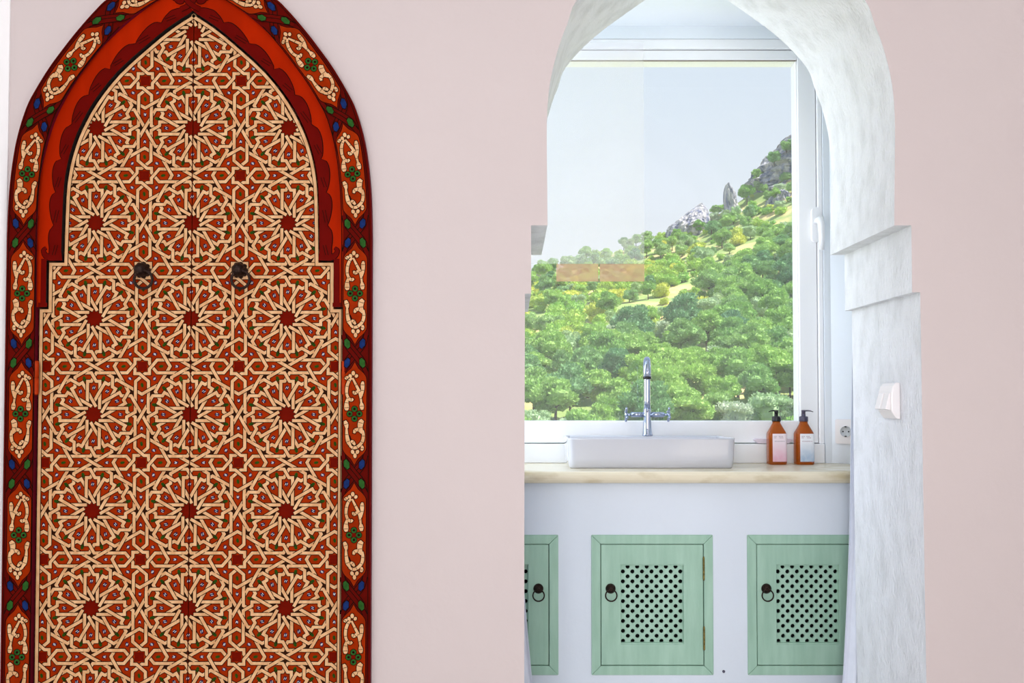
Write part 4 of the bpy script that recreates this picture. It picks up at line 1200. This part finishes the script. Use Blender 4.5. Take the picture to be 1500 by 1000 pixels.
# ---- rocks
def crag(name, label, prof, Y, depth, seed, base_drop=14.0, lobes=3):
    """prof: list of (py, px_left, px_right) silhouette; built as a ridged column with its own depth"""
    rnd = random.Random(seed); N = 64
    secs = []
    for py, l, r in prof:
        a = Q(l, py, Y); b_ = Q(r, py, Y); secs.append((a[1], (a[0] + b_[0]) / 2, (b_[0] - a[0]) / 2))
    z_b = secs[-1][0] - base_drop
    secs.append((z_b, secs[-1][1], secs[-1][2] * 1.05))
    ss = spline(secs, 8); mb = MB(); K = len(ss)
    cx0 = secs[-1][1]
    for z, cx_, hw in ss:
        for i in range(N):
            a = 2 * PI * i / N; c, s_ = math.cos(a), math.sin(a)
            rr = 1.0 + 0.10 * noise.noise(Vector((c * 2.2 + seed, s_ * 2.2, z * 0.16))) + 0.14 * abs(noise.noise(Vector((c * 4 + seed * 3, s_ * 4, z * 0.10)))) + 0.11 * noise.noise(Vector((c * 9, s_ * 9 + seed, z * 0.35))) + 0.06 * noise.noise(Vector((c * 20, s_ * 20 + seed, z * 1.1)))
            dep = min(depth, hw * 1.3 + 2.0)
            mb.v.append((cx_ - cx0 + hw * rr * c, dep * rr * s_, z - z_b + 0.7 * noise.noise(Vector((c * 6, s_ * 6, z * 0.7 + seed)))))
    for k_ in range(K - 1):
        for i in range(N): mb.f.append([k_ * N + i, k_ * N + (i + 1) % N, (k_ + 1) * N + (i + 1) % N, (k_ + 1) * N + i]); mb.m.append(0); mb.sm.append(False)
    mb.f.append(list(range(N))); mb.m.append(0); mb.sm.append(False)
    o = mb.build(name, 'rock'); o.location = (cx0, Y, z_b)
    tag(o, label, 'rock')
    return o
crag('rock_crag', 'broad grey crag with a jagged sloping crest, leftmost of the rocks on the skyline',
     [(300, 1023, 1028), (306, 1017, 1033), (312, 1008, 1036), (318, 1000, 1037), (324, 992, 1039), (330, 985, 1040), (338, 979, 1041), (348, 976, 1043), (362, 977, 1046)], 372, 14, 3)
crag('rock_pinnacle', 'slim grey rock pinnacle on the skyline between the crag and the cliff',
     [(270, 1064, 1067), (275, 1062, 1069), (281, 1061, 1074), (288, 1061, 1077), (296, 1061, 1078), (304, 1062, 1080), (311, 1061, 1085), (318, 1060, 1089), (328, 1059, 1092)], 368, 9, 11)
crag('rock_cliff', 'tall pale grey cliff rising at the right edge of the window pane',
     [(199, 1168, 1250), (207, 1150, 1270), (216, 1138, 1280), (226, 1129, 1290), (238, 1122, 1295), (250, 1112, 1300), (264, 1105, 1304), (278, 1098, 1306), (292, 1094, 1308), (308, 1090, 1310), (330, 1088, 1312)], 385, 30, 5)
crag('rock_outcrop', 'small grey rock outcrop below the cliff among the bushes',
     [(281, 1140, 1146), (285, 1132, 1154), (290, 1128, 1160), (297, 1124, 1163), (305, 1122, 1166)], 352, 6, 21, 22.0)
crag('boulder', 'small brown boulder on the sandy slope',
     [(374, 1075, 1079), (377, 1073, 1082), (381, 1072, 1084), (385, 1072, 1085)], 300, 3, 31, 2)

# ---- trees and shrubs
def crown_mesh(name, clumps, tufts, size, m_, seed, up=0.35):
    rnd = random.Random(seed); mb = MB()
    for (cx_, cy_, cz_, rx, rz) in clumps:
        # solid core so that the crown is not see-through
        n1, n2 = 7, 5; base = len(mb.v); vs = []
        for j in range(n2 + 1):
            ph = PI * j / n2
            for i in range(n1):
                th = 2 * PI * i / n1; q = 0.80 + rnd.uniform(-0.1, 0.1)
                vs.append((cx_ + rx * q * math.sin(ph) * math.cos(th), cy_ + rx * q * math.sin(ph) * math.sin(th), cz_ + rz * q * math.cos(ph)))
        mb.add(vs, [(j * n1 + i, j * n1 + (i + 1) % n1, (j + 1) * n1 + (i + 1) % n1, (j + 1) * n1 + i) for j in range(n2) for i in range(n1)], 0)
        for _ in range(tufts):
            z = rnd.uniform(-0.75, 1); th = rnd.uniform(0, 2 * PI); r = math.sqrt(1 - z * z)
            n = Vector((r * math.cos(th), r * math.sin(th), z)); k_ = rnd.uniform(0.78, 1.06)
            p = Vector((cx_ + n.x * rx * k_, cy_ + n.y * rx * k_, cz_ + n.z * rz * k_))
            d = (n + Vector((rnd.uniform(-.6, .6), rnd.uniform(-.6, .6), rnd.uniform(-.3, .6) + up))).normalized()
            t = d.orthogonal().normalized(); t.rotate(__import__('mathutils').Quaternion(d, rnd.uniform(0, 6.28)))
            s_ = size * rnd.uniform(0.6, 1.25)
            mb.add([p - t * s_ * 0.5, p + t * s_ * 0.5, p + d * s_ * 1.1 + t * s_ * 0.25, p + d * s_ * 1.1 - t * s_ * 0.25], [(0, 1, 2, 3)], 0)
    return mb.mesh(name, [m_], fix=False)
def clump_set(kind, seed):
    rnd = random.Random(seed); out = []
    if kind == 'pine':          # unit: crown about 1 m radius scaled later; real metres here
        R = 3.4
        out.append((0, 0, 6.2, R * 0.62, 1.7))
        for i in range(9):
            a = 2 * PI * i / 9 + rnd.uniform(-.3, .3); d = rnd.uniform(0.45, 0.8) * R
            out.append((d * math.cos(a), d * math.sin(a), rnd.uniform(4.6, 6.4), rnd.uniform(1.0, 1.6), rnd.uniform(0.7, 1.15)))
        for i in range(5):
            a = rnd.uniform(0, 2 * PI); d = rnd.uniform(0.1, 0.4) * R
            out.append((d * math.cos(a), d * math.sin(a), rnd.uniform(6.8, 7.8), rnd.uniform(0.9, 1.4), rnd.uniform(0.7, 1.0)))
        for i in range(4):
            a = rnd.uniform(0, 2 * PI); d = rnd.uniform(0.2, 0.55) * R
            out.append((d * math.cos(a), d * math.sin(a), rnd.uniform(2.8, 4.2), rnd.uniform(0.8, 1.3), rnd.uniform(0.6, 0.9)))
    elif kind == 'oak':
        R = 2.7
        out.append((0, 0, 3.0, R * 0.8, 2.2))
        for i in range(12):
            a = rnd.uniform(0, 2 * PI); d = rnd.uniform(0.4, 0.85) * R
            out.append((d * math.cos(a), d * math.sin(a), rnd.uniform(1.6, 4.6), rnd.uniform(0.8, 1.3), rnd.uniform(0.7, 1.1)))
    else:
        R = 1.5
        out.append((0, 0, 0.9, R * 0.8, 1.0))
        for i in range(6):
            a = rnd.uniform(0, 2 * PI); d = rnd.uniform(0.3, 0.8) * R
            out.append((d * math.cos(a), d * math.sin(a), rnd.uniform(0.4, 1.4), rnd.uniform(0.5, 0.8), rnd.uniform(0.5, 0.7)))
    return out
def trunk_mesh(h, r, seed):
    rnd = random.Random(seed); mb = MB()
    mb.tube([(0, 0, -0.6), (rnd.uniform(-.1, .1), 0.05, h * 0.4), (rnd.uniform(-.3, .3), rnd.uniform(-.2, .2), h)], [r, r * 0.75, r * 0.45], 7)
    for i in range(4):
        a = 2 * PI * i / 4 + rnd.uniform(-.4, .4); z = h * rnd.uniform(0.45, 0.75)
        mb.tube([(0, 0, z), (math.cos(a) * 1.0, math.sin(a) * 1.0, z + 0.8), (math.cos(a) * 1.9, math.sin(a) * 1.9, z + 1.3)], [r * 0.4, r * 0.3, r * 0.15], 5)
    return mb.mesh('trunk', ['bark'])
PROTO = {}
for kind, m_, n_, tf, sz, th_, tr_ in (('pine', 'pine_green', 5, 210, 0.30, 6.4, 0.26), ('oak', 'oak_green', 3, 190, 0.27, 3.4, 0.22), ('olive', 'olive_green', 3, 190, 0.25, 3.0, 0.2), ('shrub', 'shrub_green', 3, 110, 0.20, 0.9, 0.08)):
    base = 'oak' if kind == 'olive' else kind
    PROTO[kind] = [(crown_mesh('crown', clump_set(base, 100 + 17 * i + len(kind)), tf, sz, m_, i + 5), trunk_mesh(th_, tr_, i)) for i in range(n_)]
KIND = {'pine': ('pine_tree', 'tree', 'bright green pine tree in the wood on the hillside', 'pines on the hillside'),
        'oak': ('broadleaf_tree', 'tree', 'dull green rounded broadleaf tree on the hillside', 'broadleaf trees on the hillside'),
        'olive': ('olive_tree', 'tree', 'pale grey-green rounded tree on the hillside', 'pale trees on the hillside'),
        'shrub': ('shrub', 'shrub', 'low yellow-green shrub on the hillside', 'shrubs on the hillside')}
def plant(kind, x, y, sc_, rnd, label=None):
    nm, cat, lab, grp = KIND[kind]; cm, tm = rnd.choice(PROTO[kind])
    r = empty(nm, (x, y, hill(x, y) - 0.1)); r.rotation_euler = (0, 0, rnd.uniform(0, 6.28)); r.scale = (sc_, sc_, sc_ * rnd.uniform(0.9, 1.12))
    tag(r, label or lab, cat, grp)
    for n, me in (('crown', cm), ('trunk', tm)):
        o = bpy.data.objects.new(n, me); COL.objects.link(o); o.parent = r
    return r
def seg_dist(px, py, segs):
    best = 1e9
    for (x0, y0), (x1, y1) in zip(segs, segs[1:]):
        dx, dy = x1 - x0, y1 - y0; t = max(0, min(1, ((px - x0) * dx + (py - y0) * dy) / (dx * dx + dy * dy)))
        best = min(best, math.hypot(px - x0 - t * dx, py - y0 - t * dy))
    return best
# sandy track across the slope, in hillside metres (x, y)
TRACK = [(30, 225), (50, 255), (72, 290), (98, 318), (140, 345)]
rnd = random.Random(42)
count = {'pine': 0, 'oak': 0, 'olive': 0, 'shrub': 0}
placed = []
def zone_label(kind, x, y):
    px, py = project(x, y, hill(x, y) + 4)
    hgt = 'at the foot of the hillside' if y < 150 else 'on the lower hillside' if y < 200 else 'halfway up the hillside' if y < 270 else 'on the upper hillside' if y < 335 else 'near the skyline'
    side = 'at the left edge of the pane' if px < 850 else 'left of the tap' if px < 935 else 'behind the tap spout' if px < 965 else 'right of the tap' if px < 1070 else 'above the soap bottles'
    look = {'pine': 'bright green pine', 'oak': 'dull green tree', 'olive': 'pale grey-green tree', 'shrub': 'yellow-green shrub'}[kind]
    return '%s %s %s' % (look, hgt, side)
RAD = {'pine': 3.6, 'oak': 3.0, 'olive': 3.0, 'shrub': 1.7}
y = 92.0
while y < 384:
    step = 5.0 + (y - 92) * 0.014
    x = -0.02 * y - 6 + rnd.uniform(0, step)
    while x < 0.39 * y + 6:
        xx = x + rnd.uniform(-0.35, 0.35) * step; yy = y + rnd.uniform(-0.4, 0.4) * step
        x += step
        td = seg_dist(xx, yy, TRACK)
        u = rnd.random()
        if td < 5.5:
            if u > 0.3: continue
            kind = 'shrub'; sc_ = rnd.uniform(0.7, 1.1)
        elif yy < 180 or (xx > 0.225 * yy and yy < 305):
            kind = 'pine' if u < 0.76 else ('olive' if u < 0.88 else 'oak')
            if yy < 122 and u > 0.40: kind = 'olive'
            sc_ = rnd.uniform(0.8, 1.25) * (0.80 + 0.25 * min(1.0, max(0.0, (yy - 100) / 80.0)))
        elif yy < 330:
            kind = 'shrub' if u < 0.66 else ('oak' if u < 0.80 else ('olive' if u < 0.90 else 'pine'))
            sc_ = rnd.uniform(0.7, 1.25) * (1.9 if kind == 'shrub' else 0.80)
        else:
            kind = 'oak' if u < 0.42 else ('shrub' if u < 0.66 else ('pine' if u < 0.88 else 'olive'))
            sc_ = rnd.uniform(0.7, 1.1) * (1.6 if kind == 'shrub' else 0.95)
        r_ = RAD[kind] * sc_
        if any((a - xx) ** 2 + (b_ - yy) ** 2 < (0.66 * (r_ + c_)) ** 2 for a, b_, c_ in placed[-160:]): continue
        if count[kind] >= 295: continue
        placed.append((xx, yy, r_))
        plant(kind, xx, yy, sc_, rnd, zone_label(kind, xx, yy)); count[kind] += 1
    y += step * 0.85
# undergrowth between the trees higher up the slope
while count['shrub'] < 280:
    yy = rnd.uniform(195, 378); xx = rnd.uniform(-0.01, 0.37) * yy
    if seg_dist(xx, yy, TRACK) < 4.0: continue
    sc_ = rnd.uniform(0.7, 1.5); r_ = RAD['shrub'] * sc_
    count['shrub'] += 0.02
    if any((a - xx) ** 2 + (b_ - yy) ** 2 < (0.75 * (r_ + c_)) ** 2 for a, b_, c_ in placed): continue
    placed.append((xx, yy, r_)); plant('shrub', xx, yy, sc_, rnd, zone_label('shrub', xx, yy)); count['shrub'] += 0.98
# the wood goes on to the left of what the window frames from here
mb = MB(); lo = []
for q in range(3):
    m0 = crown_mesh('wood_crown', clump_set('pine', 300 + q), 34, 0.62, 'pine_green', q + 40)
    lo.append(([tuple(v.co) for v in m0.vertices], [tuple(p.vertices) for p in m0.polygons])); bpy.data.meshes.remove(m0)
y = 96.0
while y < 372:
    step = 7.0 + (y - 92) * 0.012; x = -0.24 * y - 8
    while x < -0.02 * y - 12:
        xx = x + rnd.uniform(-.3, .3) * step; yy = y + rnd.uniform(-.3, .3) * step; x += step
        vs, fs = rnd.choice(lo); k_ = rnd.uniform(0.8, 1.2) * (1.0 if yy < 200 else 0.7); a = rnd.uniform(0, 6.28); ca, sa = math.cos(a), math.sin(a); zz_ = hill(xx, yy) - 1.5 * k_
        mb.add([(xx + (vx * ca - vy * sa) * k_, yy + (vx * sa + vy * ca) * k_, zz_ + vz * k_) for vx, vy, vz in vs], fs, 0)
    y += step * 0.9
tag(mb.build('woodland', 'pine_green', fix=False), 'mass of green woodland further left along the hillside', 'woodland', kind='stuff')
for px, py, sc_ in ((1134, 232, 1.0), (1108, 252, 0.7), (1152, 214, 0.9), (1163, 207, 0.8), (1126, 297, 1.2), (1150, 262, 1.1), (1162, 285, 1.3)):
    Yc = 366.0
    x_, z_ = Q(px, py + 4, Yc)
    r = plant('oak', x_, Yc, sc_, rnd, 'dark bush clinging to the grey cliff'); r.location.z = z_ - 2.2 * sc_ * 0.6; r['group'] = 'bushes on the cliff'
    nm = 'bush'; r.name = 'bush'; r['category'] = 'bush'
print('TREES', count)
